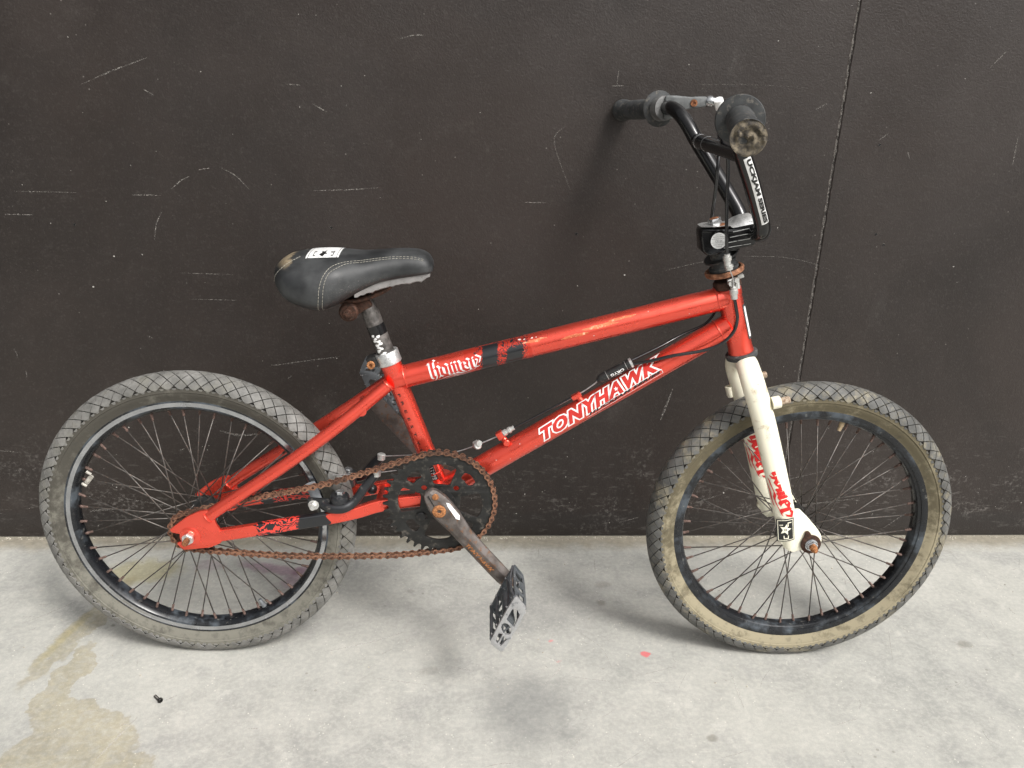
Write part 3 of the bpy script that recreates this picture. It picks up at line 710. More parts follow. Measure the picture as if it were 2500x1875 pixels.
M['chip'] = simple('bare_paint_chip', (.70, .64, .60), .6, 0, .15, 90)
rp = random.Random(21)
def blobpoly(u0, u1, v0, v1, n=22, amp=.22):
    out = []
    for i in range(n):
        q_ = 2*math.pi*i/n; k_ = 1+amp*rp.uniform(-1, 1); out.append(((u0+u1)/2+(u1-u0)/2*math.cos(q_)*k_, (v0+v1)/2+(v1-v0)/2*math.sin(q_)*k_))
    return out
link('faded_patch', wrap_polys([blobpoly(.258, .300, .0015, .0060), blobpoly(.292, .345, .0060, .0115), blobpoly(.205, .236, .0085, .0135, 18, .4), blobpoly(.330, .372, .0105, .0150)], wt, .00012, dh=.00002), M['faded'], frame, smooth=False)
chp = [blobpoly(u, u+w_, v, v+w_*.6, 7, .5) for u, v, w_ in ((.196, .0180, .004), (.2035, .0165, .003), (.2150, .0150, .004), (.222, .0155, .0022), (.3060, -.004, .0020), (.392, .012, .0015), (.07, .013, .002), (.45, -.006, .0016))]
for c_ in chp: link('paint_chip', wrap_polys([c_], wt, .00020), M['chip'], frame, smooth=False)
chp = [blobpoly(u, u+w_, v, v+w_*.7, 7, .5) for u, v, w_ in ((.105, .004, .0016), (.125, -.006, .0016), (.150, .008, .0018), (.170, -.009, .0014), (.43, .006, .002), (.445, -.004, .0015), (.415, .011, .0014))]
for c_ in chp: link('paint_chip', wrap_polys([c_], wd, .00020), M['chip'], frame, smooth=False)
# block lettering on the down tube
U1, W1 = .188, .205
def arc(x, y): return U1+x+.10*y, -.0062+y*(1+.08*x/W1)+.0085*x/W1
for nm, off, mt, h in (('logo_backing', .135, M['white'], .00030), ('logo_lettering', .052, M['redprint'], .00055)):
    t = text2d('TONYHAWK', 1., offset=off, shear=.30, space=1.13)
    x0, x1 = .0, None
    ref = text2d('TONYHAWK', 1., offset=.012, shear=.30, space=1.13)
    rx0 = min(v.co.x for v in ref.verts); rx1 = max(v.co.x for v in ref.verts); ry0 = min(v.co.y for v in ref.verts); ry1 = max(v.co.y for v in ref.verts); ref.free()
    for v in t.verts: v.co.x = (v.co.x-rx0)/(rx1-rx0)*W1; v.co.y = (v.co.y-ry0)/(ry1-ry0)*.0185
    link(nm, wrap_bm(t, arc, wd, h), mt, frame, smooth=False)
def star(cx, cy, r, rot=.3, k=.42): return [(cx+(r if i % 2 == 0 else r*k)*math.sin(rot+i*math.pi/5), cy+(r if i % 2 == 0 else r*k)*math.cos(rot+i*math.pi/5)) for i in range(10)]
link('logo_star', wrap_polys([star(U1+W1*.655, .0085, .0036)], wd, .0008), M['white'], frame, smooth=False)
t = text_fit('HUCKJAM SERIES', .128, .0056, offset=.055, shear=.35, space=1.12)
link('series_lettering', wrap_bm(t, lambda x, y: (U1+.078+x, -.0092+y+.0036*x/.128), wd, .0006), M['blackprint'], frame, smooth=False)
bx = [(U1+.074, -.0102), (U1+.208, -.0064), (U1+.208, .0008), (U1+.074, -.0030)]
link('series_outline', wrap_polys([[bx[3], bx[2], (bx[2][0], bx[2][1]-.0007), (bx[3][0], bx[3][1]-.0007)], [bx[0], bx[1], (bx[1][0], bx[1][1]+.0006), (bx[0][0], bx[0][1]+.0006)], [bx[1], bx[2], (bx[2][0]-.0007, bx[2][1]), (bx[1][0]-.0007, bx[1][1])]], wd, .0005), M['white'], frame, smooth=False)
# spaced letters down the seat tube
wsx = Wrap(ST_top, BB, .0145)
t = text_fit('F  R  E  E  S  T  Y  L  E', .116, .0042, offset=.01, shear=0)
link('seat_tube_lettering', wrap_bm(t, lambda x, y: (.050+x, -.0050+y), wsx, .0004), M['blackprint'], frame, smooth=False)
# label over the bottom bracket with lines of white print
link('frame_label', wrap_polys([[(.176, -.0075), (.204, -.0075), (.204, .0050), (.176, .0050)]], wsx, .0004), M['blackprint'], frame, smooth=False)
for i, tx in enumerate(('Hun', 'Larg', 'Engl', 'Mode', 'MADE')):
    t = text_fit(tx, .0085, .0032)
    link('label_lettering', wrap_bm(t, lambda x, y, i=i: (.1805+(4-i)*-.0 + i*.0048 - y*.0 + (.0030-y), -.0050+x), wsx, .0007), M['white'], frame, smooth=False)
# filigree wrap on the near chain stay (follows the stay's section)
def stay_skin(x0, x1, seed):
    p = catmull([(.0400, -.0555, .2530), (.0900, -.0555, .2620), (.1550, -.0520, .2730), (.2180, -.0455, .2815), (.2560, -.0375, .2870), (.3000, -.0320, .2985), (.3720, -.0290, .3080)], 24)
    p = [q for q in p if x0 <= q.x <= x1]; bm = bmesh.new(); r_ = random.Random(seed); seg = 20
    rings = []
    for i, q in enumerate(p):
        T = (p[min(i+1, len(p)-1)]-p[max(i-1, 0)]).normalized(); a = (V((0, 1, 0))-T*T.y).normalized(); b_ = T.cross(a); ring = []
        for k in range(seg):
            t = 2*math.pi*(k+.5)/seg; c, s_ = math.cos(t), math.sin(t); e = 1-.62; c = math.copysign(abs(c)**e, c); s_ = math.copysign(abs(s_)**e, s_)
            j = T*(.004*r_.uniform(-1, 1)) if i in (0, len(p)-1) else V((0, 0, 0))
            ring.append(bm.verts.new(q+a*(c*(.0098*.62+.0003))+b_*(s_*(.0098+.0003))+j))
        rings.append(ring)
    for i in range(len(rings)-1):
        for k in range(seg): bm.faces.new((rings[i][k], rings[i][(k+1) % seg], rings[i+1][(k+1) % seg], rings[i+1][k]))
    return bm
link('stay_filigree_print', stay_skin(.104, .214, 5), M['damask_stay'], frame)
o2 = stay_skin(.085, .214, 6)
for v in o2.verts: v.co.y *= -1
bmesh.ops.reverse_faces(o2, faces=o2.faces); link('stay_filigree_print', o2, M['damask_stay'], frame)
# badge on the front of the head tube
wh = Wrap(HB, HT, .0182)
bm = wrap_polys([rounded([(.022, .0185-.0052+.0), (.078, .0133), (.078, .0235), (.022, .0235)], .004)], Wrap(HB, HT, .0182), .0006)
link('head_badge', bm, M['chrome'], frame)
link('head_badge_print', wrap_polys([rounded([(.026, .0150), (.074, .0150), (.074, .0222), (.026, .0222)], .003)], Wrap(HB, HT, .0182), .0010), M['white'], frame)

# ---------------------------------------------- seat clamp, post, saddle
seat_clamp = empty('seat_clamp', bike)
bm = bmesh.new(); lathe(bm, ST_top-sd*.004, sd, [(0, .0172), (.0012, .0185), (.0185, .0185), (.0197, .0175), (.0197, .0136), (0, .0136)], 40, closed=True)
link('collar', bm, M['alu'], seat_clamp)
bm = bmesh.new(); bk = -(V((1, 0, 0))-sd*sd.x).normalized()
for y in (-.0065, .0065): box(bm, ST_top+sd*.0085+bk*.023+V((0, y-.002, 0)), .015, .009, .017, bk, (0, 1, 0), .0018)
link('clamp_ear', bm, M['satin'], seat_clamp)
bm = bmesh.new(); lathe(bm, ST_top+sd*.0065+bk*.0255+V((0, -.0120, 0)), (0, -1, 0), [(-.002, .0062), (.0040, .0062), (.0050, .0052), (.0050, .0030), (.0015, .0024), (.0015, 0)], 16)
link('clamp_bolt', bm, M['rust_orange'], seat_clamp)
t = text_fit('ACS', .010, .004, shear=.2); link('collar_lettering', wrap_bm(t, lambda x, y: (.004+y, 0+x), lambda u, v, h: ST_top+sd*u+(V((0, -1, 0))*math.cos(v/.0185+.25)-bk*math.sin(v/.0185+.25))*(.0185+h), .0003), M['white'], seat_clamp, smooth=False)
seat_post = empty('seat_post', bike)
P0 = ST_top-sd*.03; P1 = V((.2730, 0, .6240)); pd = (P1-ST_top).normalized()
bm = bmesh.new(); tube(bm, [P0, ST_top, ST_top+pd*.080, ST_top+pd*.084, P1], [.0132, .0132, .0132, .0118, .0112], 30); link('post_tube', bm, M['post'], seat_post)
bm = bmesh.new(); tube(bm, [ST_top+pd*.0445, ST_top+pd*.0605], .01345, 30); link('tape_band', bm, M['black'], seat_post)
wp = Wrap(ST_top+pd*.0, P1, .0132, phi0=.05); r_ = random.Random(12); pol = []
for i in range(13):
    u = .0155+.0026*i+r_.uniform(-.001, .001); v = -.0045+.0035*math.sin(i*1.9)+r_.uniform(-.0015, .0015); pol.append([(u+r_.uniform(.6, 1.)*.0026*math.cos(q), v+r_.uniform(.6, 1.5)*.0030*math.sin(q)) for q in [2*math.pi*j/8 for j in range(8)]])
link('peeling_print', wrap_polys(pol, wp, .0003, dh=.00001), M['white'], seat_post, smooth=False)
bm = bmesh.new()
C0 = V((.2540, 0, .6060))
lathe(bm, C0+V((0, -.029, 0)), (0, 1, 0), [(0, .0112), (.003, .0140), (.009, .0142), (.011, .0118), (.047, .0118), (.049, .0142), (.055, .0140), (.058, .0112)], 26)
box(bm, (.2700, 0, .6130), .030, .026, .020, (.6, 0, .35), (0, 1, 0), .004)
link('saddle_clamp', bm, M['rust_dark'], seat_post)
bm = bmesh.new(); hexnut(bm, C0+V((0, -.029, 0)), (0, -1, 0), .0072, .006); lathe(bm, C0+V((0, -.035, 0)), (0, -1, 0), [(0, .0035), (.004, .0032), (.005, 0)], 10); link('saddle_clamp_nut', bm, M['rust_dark'], seat_post)

saddle = empty('saddle', bike)
ST = [(.1515, .668, .026, .653), (.1545, .673, .040, .645), (.160, .678, .051, .636), (.172, .6845, .064, .6235), (.195, .6890, .0700, .6135), (.215, .6910, .0720, .6100), (.235, .6915, .0690, .6150), (.255, .6908, .0600, .6265), (.275, .6900, .0500, .6375), (.300, .6925, .0410, .6480), (.325, .6948, .0355, .6535), (.348, .6950, .0325, .6575), (.361, .6925, .0310, .6600), (.3695, .6870, .0280, .6620), (.3745, .6790, .0220, .6640)]
def st(x):
    if x <= ST[0][0]: return ST[0][1:]
    if x >= ST[-1][0]: return ST[-1][1:]
    for i in range(len(ST)-1):
        if ST[i][0] <= x <= ST[i+1][0]:
            a, b_, c, d_ = ST[max(0, i-1)], ST[i], ST[i+1], ST[min(len(ST)-1, i+2)]
            t = (x-b_[0])/(c[0]-b_[0]); out = []
            for k in (1, 2, 3):
                m1 = (c[k]-a[k])/max(1e-6, c[0]-a[0])*(c[0]-b_[0]); m2 = (d_[k]-b_[k])/max(1e-6, d_[0]-b_[0])*(c[0]-b_[0])
                out.append((2*t**3-3*t*t+1)*b_[k]+(t**3-2*t*t+t)*m1+(-2*t**3+3*t*t)*c[k]+(t**3-t*t)*m2)
            return out
def seat_pt(x, phi, h=0.):
    """phi 0 = near edge, 90 deg = crown, 180 = far edge, negative = underside"""
    zt, w_, zb = st(x); zm = zb+(zt-zb)*.40
    c, s_ = math.cos(phi), math.sin(phi)
    y = -math.copysign(abs(c)**.78, c)*(w_+h)
    z = zm+(abs(s_)**.92*(zt-zm+h) if s_ >= 0 else -abs(s_)**.62*(zm-zb+h))
    return V((x, y, z))
bm = bmesh.new(); rings = []; N = 56
xs = [ST[0][0]+(ST[-1][0]-ST[0][0])*(.5-.5*math.cos(math.pi*i/70)) for i in range(71)]
for x in xs:
    rings.append([bm.verts.new(seat_pt(x, 2*math.pi*(k+.5)/N)) for k in range(N)])
for i in range(len(rings)-1):
    for k in range(N): bm.faces.new((rings[i][k], rings[i][(k+1) % N], rings[i+1][(k+1) % N], rings[i+1][k]))
for rg, sx_ in ((rings[0], -.0022), (rings[-1], .0015)):
    c = sum((v.co for v in rg), V())/N+V((sx_, 0, 0)); cv = bm.verts.new(c)
    for k in range(N): bm.faces.new((rg[k], rg[(k+1) % N], cv))
bmesh.ops.recalc_face_normals(bm, faces=bm.faces)
link('saddle_cover', bm, M['seat'], saddle, angle=80)
M['thread'] = simple('pale_seam_thread', (.30, .285, .24), .8, 0, .2, 200)
def stitch(path, off=0.):
    P = [];
    for (x, ph) in path: P.append((x, ph, 0))
    P = catmull(P, 40); pts = [seat_pt(p.x, p.y, .0002) for p in P]
    bm = bmesh.new(); acc = 0; seg = []; on = True
    for a, b_ in zip(pts[:-1], pts[1:]):
        L_ = (b_-a).length; acc += L_
        if on: seg.append(a)
        if acc > (.0030 if on else .0009):
            if on and len(seg) > 1: tube(bm, seg+[b_], .00038, 5)
            on = not on; seg = []; acc = 0
    return bm
q = rad
for off in (0, .0058):
    link('seam_stitching', stitch([(.2165+off, q(-62)), (.2185+off, q(-30)), (.2225+off, q(8)), (.229+off, q(30)), (.240+off*1.1, q(45-off*900)), (.262, q(52-off*900)), (.30, q(50-off*1200)), (.335, q(46-off*1200)), (.3655, q(38-off*1200))]), M['thread'], saddle)
link('seam_stitching', stitch([(.1530, q(-30)), (.1560, q(10)), (.1620, q(35)), (.175, q(55)), (.190, q(72))]), M['thread'], saddle)
bm = stitch([(.1530, q(210)), (.1560, q(170)), (.1620, q(145)), (.175, q(125)), (.190, q(108))]); link('seam_stitching', bm, M['thread'], saddle)
# emblem sticker on the crown of the saddle
def seat_print(poly, h):
    bm = bmesh.new(); t = bmesh.new(); t.faces.new([t.verts.new((p[0], p[1], 0)) for p in poly]); bmesh.ops.triangulate(t, faces=t.faces); _bisect(t, .10)
    for xx in [ .19+.005*i for i in range(14)]: bmesh.ops.bisect_plane(t, geom=t.verts[:]+t.edges[:]+t.faces[:], plane_co=(xx, 0, 0), plane_no=(1, 0, 0), dist=1e-7)
    for pp in [ .5+.1*i for i in range(24)]: bmesh.ops.bisect_plane(t, geom=t.verts[:]+t.edges[:]+t.faces[:], plane_co=(0, pp, 0), plane_no=(0, 1, 0), dist=1e-7)
    merge(bm, t, lambda c: seat_pt(c.x, c.y, h)); return bm
link('emblem_sticker', seat_print([(.1985, q(65)), (.2445, q(65)), (.2445, q(114)), (.1985, q(114))], .0003), M['white'], saddle)
bm = bmesh.new()
def qr(x0, x1, a0, a1): return [(x0, q(a0)), (x1, q(a0)), (x1, q(a1)), (x0, q(a1))]
for pl in (qr(.2015, .2022, 64, 112), qr(.2415, .2422, 64, 112), qr(.2080, .2112, 69, 72), qr(.2080, .2090, 69, 84), qr(.2080, .2112, 82, 85), qr(.2330, .2365, 69, 72), qr(.2355, .2365, 69, 86), qr(.2310, .2365, 80, 83),
           [(.2225, q(67)), (.2237, q(74)), (.2275, q(76)), (.2241, q(80)), (.2250, q(88)), (.2215, q(83)), (.2178, q(86)), (.2192, q(79)), (.2162, q(74)), (.2208, q(74))]):
    merge(bm, seat_print(pl, .0006))
link('emblem_print', bm, M['blackprint'], saddle, smooth=False)
# plastic shell showing under the nose
bm = bmesh.new(); rings = []
xs = [.266+.1055*i/26 for i in range(27)]; r_ = random.Random(8)
for i, x in enumerate(xs):
    zt, w_, zb = st(min(x, .3700)); w2 = w_*.80; top = zb+.004; dd = .0072*math.sin(math.pi*min(1, (i+1.2)/9)*.5)+.0012*r_.uniform(-1, 1)-(.004 if i > 24 else 0)
    ring = [bm.verts.new((x, -w2, top)), bm.verts.new((x, -w2*.97, zb-dd*.75)), bm.verts.new((x, -w2*.86, zb-dd)), bm.verts.new((x, w2*.86, zb-dd)), bm.verts.new((x, w2*.97, zb-dd*.75)), bm.verts.new((x, w2, top))]
    rings.append(ring)
for i in range(len(rings)-1):
    for k in range(6): bm.faces.new((rings[i][k], rings[i][(k+1) % 6], rings[i+1][(k+1) % 6], rings[i+1][k]))
bm.faces.new(rings[-1]); bm.faces.new(list(reversed(rings[0])))
link('saddle_shell', bm, M['grey_plastic'], saddle, angle=30)
bm = bmesh.new()
for s in (-1, 1): tube(bm, catmull([(.190, s*.030, .632), (.225, s*.024, .622), (.262, s*.020, .6215), (.300, s*.018, .634), (.325, s*.012, .652)], 6), .0035, 10)
link('saddle_rail', bm, M['rust_dark'], saddle)

# ---------------------------------------------- wheels
def tyre(parent, mats, ndia, seed):
    RO = .2495; RC, A_, B_ = RO-.0215-.0014, .0215, .0212
    prof = []
    for i in range(-33, 34):
        t = rad(i*4.0); a = abs(i*4.0)
        rib = .0005 if 97 < a < 101 else (-.0004 if 101 <= a <= 104 else 0)
        r = RC+(A_+rib)*math.cos(t); y = (B_+rib)*math.sin(t)
        if a > 108: k = (a-108)/24; y = math.copysign(abs(y)*(1-k)+.0150*k, y); r = r*(1-k)+.2068*k
        prof.append((r, y, a))
    bm = bmesh.new(); NS = 200; rings = []
    for k in range(NS):
        p = 2*math.pi*k/NS; rings.append([bm.verts.new((r*math.cos(p), y, r*math.sin(p))) for r, y, a in prof])
    for k in range(NS):
        A, B = rings[k], rings[(k+1) % NS]
        for i in range(len(prof)-1):
            f = bm.faces.new((A[i], A[i+1], B[i+1], B[i])); f.material_index = 1 if prof[i][2] < 85 and prof[i+1][2] < 89 else 2
    r_ = random.Random(seed)
    def sp(psi, th, h):
        r = RC+(A_+h)*math.cos(th); return V((r*math.cos(psi), (B_+h)*math.sin(th), r*math.sin(psi)))
    du = 2*math.pi/ndia/2; dv = rad(24.0)
    for j in range(-3, 4):
        th = j*dv
        for i in range(ndia):
            ps = (i+(.5 if j % 2 else 0))*2*math.pi/ndia; h = .0014+r_.uniform(-.00012, .00012)
            sh = .90; hb = -.0004
            def ring(s_, hh):
                c = [(-1, 0), (-.5, .5), (0, 1), (.5, .5), (1, 0), (.5, -.5), (0, -1), (-.5, -.5)]
                out = []
                for a, b_ in c:
                    t2 = th+b_*dv*s_
                    if abs(j) == 3: t2 = max(-rad(86), min(rad(86), t2))
                    out.append(bm.verts.new(sp(ps+a*du*s_, t2, hh)))
                return out
            top = ring(sh, h); base = ring(sh+.05, hb); cv = bm.verts.new(sp(ps, th, h))
            for k in range(8):
                k2 = (k+1) % 8
                bm.faces.new((top[k], top[k2], base[k2], base[k])).material_index = 0
            for k in range(0, 8, 2): bm.faces.new((cv, top[(k-1) % 8], top[k], top[k+1])).material_index = 0
    # worn shoulder lugs: little teeth at the tread edge
    for sgn in (-1, 1):
        for i in range(ndia*2):
            ps = i*math.pi/ndia+r_.uniform(-.004, .004); w_ = math.pi/ndia*.36
            a0, a1 = sgn*rad(82), sgn*rad(91+r_.uniform(-2, 2))
            q = [sp(ps-w_, a0, .0010), sp(ps+w_, a0, .0010), sp(ps+w_*.5, a1, .0003), sp(ps-w_*.5, a1, .0003)]
            vs = [bm.verts.new(p) for p in q]; bs = [bm.verts.new(sp(a, b_, -.0004)) for a, b_ in ((ps-w_, a0), (ps+w_, a0), (ps+w_*.5, a1+sgn*.02), (ps-w_*.5, a1+sgn*.02))]
            bm.faces.new(vs).material_index = 0
            for k in range(4): bm.faces.new((vs[k], vs[(k+1) % 4], bs[(k+1) % 4], bs[k])).material_index = 0
    for v in bm.verts:                                # the loaded tyre is slightly flattened where it stands
        if v.co.z < -.2440: v.co.y *= 1+(-.2440-v.co.z)*14
        if v.co.z < -.2478: v.co.z = -.2478
    bmesh.ops.recalc_face_normals(bm, faces=bm.faces)
    return link('tyre', bm, list(mats), parent, angle=35)
def rim(parent, silver):
    bm = bmesh.new()
    if silver: prof = [(.2070, .0128, 0), (.2082, .0138, 0), (.2078, .0148, 0), (.2044, .0150, 0), (.2040, .0146, 1), (.1974, .0146, 1), (.1970, .0148, 0), (.1945, .0138, 0), (.1905, .0090, 0), (.1896, .0060, 0), (.1893, 0, 0)]
    else: prof = [(.2070, .0128, 0), (.2082, .0138, 0), (.2080, .0148, 0), (.2060, .0150, 0), (.1990, .0148, 0), (.1972, .0140, 0), (.1968, .0128, 0), (.1925, .0112, 0), (.1912, .0095, 0), (.1900, .0060, 0), (.1897, 0, 0)]
    full = [(r, -y, m) for r, y, m in prof]+[(r, y, m) for r, y, m in reversed(prof[:-1])]
    NS = 144; rings = []
    for k in range(NS):
        p = 2*math.pi*k/NS; rings.append([bm.verts.new((r*math.cos(p), y, r*math.sin(p))) for r, y, m in full])
    h = len(prof)-1
    for k in range(NS):
        A, B = rings[k], rings[(k+1) % NS]
        for i in range(len(full)-1):
            m = full[i][2] if i < h else full[i+1][2]
            if full[i][2] != full[i+1][2]: m = 0
            bm.faces.new((A[i], A[i+1], B[i+1], B[i])).material_index = m
        bm.faces.new((A[-1], A[0], B[0], B[-1]))
    bmesh.ops.recalc_face_normals(bm, faces=bm.faces)
    return link('rim', bm, [M['rimblack'], M['silver_rim']], parent, angle=25)
M['valve'] = simple('dusty_valve', (.18, .19, .20), .5, .3, .3, 200)
M['valve_b'] = simple('tan_dust_cap', (.42, .32, .20), .6, 0, .3, 200)
def rimblack():
    b = MB('dusty_black_rim'); n = b.noise(28, 6, .65)
    c = b.mix(b.ramp(n, .48, .68), (.008, .009, .011), (.060, .072, .085)); d = b.ramp(b.noise(110, 5, .7), .62, .72); c = b.mix(b.math('MULTIPLY', d, .5), c, (.22, .21, .18))
    b.set(col=c, rough=b.ramp(n, .4, .7, .25, .55), spec=.5); return b.m
M['rimblack'] = rimblack()
SPK = {}
def spoke_mesh(side, lead):
    key = (side, lead)
    if key in SPK: return SPK[key]
    bm = bmesh.new()
    ra = V((.1900, side*.0022, 0)); ha = rad(58*lead)
    hb = V((.0205*math.cos(ha), side*(.0325+.0010*lead), .0205*math.sin(ha)))
    d_ = (hb-ra).normalized()
    tube(bm, [ra+d_*.004, hb], .00098, 7, mi=0)
    tube(bm, [ra-d_*.002, ra+d_*.0035, ra+d_*.0045, ra+d_*.0115, ra+d_*.0122], [.0024, .0024, .0021, .0019, .0012], 7, mi=1)
    me = bpy.data.meshes.new('spoke'); bm.to_mesh(me); bm.free()
    for p in me.polygons: p.use_smooth = True
    me.materials.append(M['spoke']); me.materials.append(M['nipple']); SPK[key] = me
    return me
def wheel(name, loc, mats, silver, ndia, seed, valve_deg, phase, yaw=0.):
    w_ = empty(name, bike, loc); w_.rotation_euler = (0, 0, yaw)
    tyre(w_, mats, ndia, seed); rim(w_, silver)
    i = 0
    for k in range(24):
        for side in (-1, 1):
            lead = 1 if k % 2 else -1
            o = link('spoke', mesh=spoke_mesh(side, lead), parent=w_); o.rotation_euler = (0, -rad(phase+k*15+(7.5 if side > 0 else 0)), 0)
    bm = bmesh.new(); a = rad(valve_deg); rv = V((math.cos(a), 0, math.sin(a)))
    tube(bm, [rv*.1915, rv*.1820], .0042, 12); tube(bm, [rv*.1820, rv*.1740], .0033, 12)
    link('valve', bm, M['valve' if silver else 'valve_b'], w_)
    return w_
rw = wheel('wheel', (0, 0, RT), M['ty_r'], True, 74, 3, -61.6, 2.4)
fw = wheel('wheel', (WB, 0, RT), M['ty_f'], False, 74, 5, 76.1, -1.2, rad(-.57))
fw['label'] = 'muddy tan-walled wheel with black rim'; rw['label'] = 'grey-walled wheel with silver rim edge'
def hub(w_, shell, flw, mt):
    bm = bmesh.new()
    lathe(bm, (0, -.0355, 0), (0, 1, 0), [(0, .010), (.0015, .0235), (.0042, .0238), (.0060, .014), (.0120, shell), (.059, shell), (.065, .014), (.0668, .0238), (.0695, .0235), (.071, .010)], 30)
    link('hub', bm, mt, w_)
    bm = bmesh.new()
    for k in range(24):
        a = 2*math.pi*k/24
        for y in (-.0358, .0358): ball(bm, (.0205*math.cos(a), y, .0205*math.sin(a)), .0014, 6)
    o = link('spoke_heads', bm, M['alu'], w_); o['kind'] = 'stuff'
hub(rw, .017, .0355, M['satin']); hub(fw, .0115, .0355, M['satin'])
# rear axle hardware
for s in (-1, 1):
    bm = bmesh.new(); c = V((.002, s*.0620, 0))
    lathe(bm, c, (0, s, 0), [(0, .0118), (.0012, .0122), (.0016, .0118)], 24, 0); hexnut(bm, c+V((0, s*.0016, 0)), (0, s, 0), .0092, .0075, 1); lathe(bm, c+V((0, s*.009, 0)), (0, s, 0), [(0, .0048), (.010, .0048), (.012, .0036), (.0121, 0)], 14, 2)
    link('axle_nut', bm, [M['red'], M['white_metal'], M['rust']], rw)
    bm = bmesh.new(); lathe(bm, (.004, s*.0617, .001), (0, s, 0), [(0, .0150), (.0005, .0158), (.0010, .0150)], 30); link('washer_mark', bm, M['red'], rw)
bm = bmesh.new(); tube(bm, [(.0, -.062, 0), (.0, .062, 0)], .0050, 14); link('axle', bm, M['rust_dark'], rw)
bm = bmesh.new(); tube(bm, [(0, -.064, 0), (0, .064, 0)], .0048, 14); link('axle', bm, M['rust_dark'], fw)
for s in (-1, 1):
    bm = bmesh.new()
    tear = [(.0160*math.cos(t), .0160*math.sin(t)) for t in [rad(a) for a in range(-200, 95, 15)]]+[(-.0020, .0165), (-.0035, .0200), (-.0070, .0230), (-.0110, .0225), (-.0115, .0190), (-.0125, .0125)]
    t = curve_plate(tear, thick=.003, bevel=.0004); merge(bm, t, lambda c, s=s: V((c.x, c.y+s*.0625, c.z)), 0)
    lathe(bm, (0, s*.0640, 0), (0, s, 0), [(0, .0100), (.0010, .0103), (.0022, .0100)], 26, 1); hexnut(bm, V((0, s*.0660, 0)), (0, s, 0), .0088, .0075, 1)
    lathe(bm, (0, s*.0735, 0), (0, s, 0), [(0, .0060), (.0045, .0060), (.0050, .0046), (.010, .0044), (.0125, .0022), (.0126, 0)], 14, 2)
    bmesh.ops.recalc_face_normals(bm, faces=bm.faces)
    link('axle_nut', bm, [M['rust_dark'], M['chrome'], M['rust_orange']], fw)
# loose reflector clips left on two rear spokes
bm = bmesh.new()
for (px, pz, a) in ((-.1640, .0790, 38), (-.1735, .0585, 30)):
    d_ = V((math.cos(rad(-a)), 0, math.sin(rad(-a)))); tube(bm, [V((px, -.004, pz))-d_*.0042, V((px, -.004, pz))+d_*.0042], .0023, 8)
tube(bm, [(-.1600, -.003, .0740), (-.1705, -.003, .0610)], .0036, 6, sx=.5)
link('reflector_clip', bm, M['clip'], rw)

# ---------------------------------------------- fork
fork = empty('fork', bike)
for s in (-1, 1):
    P = catmull([(.8455, s*.006, .5370), (.8470, s*.022, .5345), (.8490, s*.0400, .5230), (.8535, s*.0490, .5075), (.8625, s*.0510, .4850), (.8800, s*.0525, .4370), (.9080, s*.0545, .3540), (.9255, s*.0555, .3000)], 6)
    n = len(P); rr = [.0165+.0008*math.sin(i/n*3) for i in range(n)]; rr[-1] = .0160
    bm = bmesh.new(); tube(bm, P+[V((.9290, s*.0556, .2880)), V((.9345, s*.0556, .2700)), V((.9400, s*.0556, .2460)), V((.9430, s*.0556, .2375))], rr+[.0158, .0145, .0095, .0030], 30, sx=.78, up=(0, 1, 0))
    link('fork_leg', bm, M['cream'], fork, angle=50)
    out = [(.9395, .3118), (.9460, .3125), (.9600, .2995), (.9790, .2790), (.9880, .2660), (.9895, .2540), (.9860, .2420), (.9750, .2370), (.9560, .2405), (.9450, .2350), (.9300, .2480), (.9200, .2560), (.9250, .2900)]
    t = curve_plate(rounded(out, .006), thick=.0055, bevel=.0010); move(t, lambda c: c+V((0, s*.0570, 0))); link('fork_end', t, M['cream'], fork)
    bm = bmesh.new(); c0 = V((.8800, s*.0560, .4872)); ax = V((.96, 0, .25)).normalized()
    lathe(bm, c0, ax, [(0, .0095), (.0115, .0095), (.0125, .0085)], 20, 0); lathe(bm, c0+ax*.0120, ax, [(0, .0056), (.0135, .0056), (.0150, .0046)], 16, 1)
    link('brake_boss', bm, [M['cream'], M['boss']] if 'boss' in M else [M['cream'], M['rust_orange']], fork)
bm = bmesh.new(); lathe(bm, hd(-.020), HD, [(0, .0150), (.004, .0175), (.0150, .0172)], 30); link('crown', bm, M['cream'], fork)
bm = bmesh.new(); c = V((.8490, .052, .4640)); lathe(bm, c-HD*.008, HD, [(0, .0048), (.004, .0060), (.0185, .0062), (.0190, .0046), (.012, .0042), (.012, 0)], 16); tube(bm, [c, c+V((.012, 0, .002))], .0045, 10); link('cable_stop', bm, M['cream'], fork)
# script prints on both legs
class EWrap(Wrap):
    def __call__(s, u, v, h):
        q = v/s.r; return s.A+s.T*u+s.near*math.cos(q)*(.0131+h)+s.up*math.sin(q)*(.0168+h)
wl = Wrap((.8625, -.0510, .4850), (.9255, -.0555, .3000), .0166); LL = (V((.9255, -.0555, .3000))-V((.8625, -.0510, .4850))).length
pl, _ = script_polys('homer', .36)
def leglay(ps, u0, v0): return [[(u0+p[0]*.0220, v0+p[1]*.0140) for p in q] for q in ps]
link('script_print', wrap_polys(leglay(pl, .110, -.0055), EWrap((.8625, -.0510, .4850), (.9255, -.0555, .3000), .0150), .0004, dh=.0000015), M['redvinyl'], fork, smooth=False)
wf = EWrap((.8625, .0510, .4850), (.9255, .0555, .3000), .0150)
link('script_print', wrap_polys(leglay(pl, .096, -.0055), wf, .0004, dh=.0000015), M['redvinyl'], fork, smooth=False)
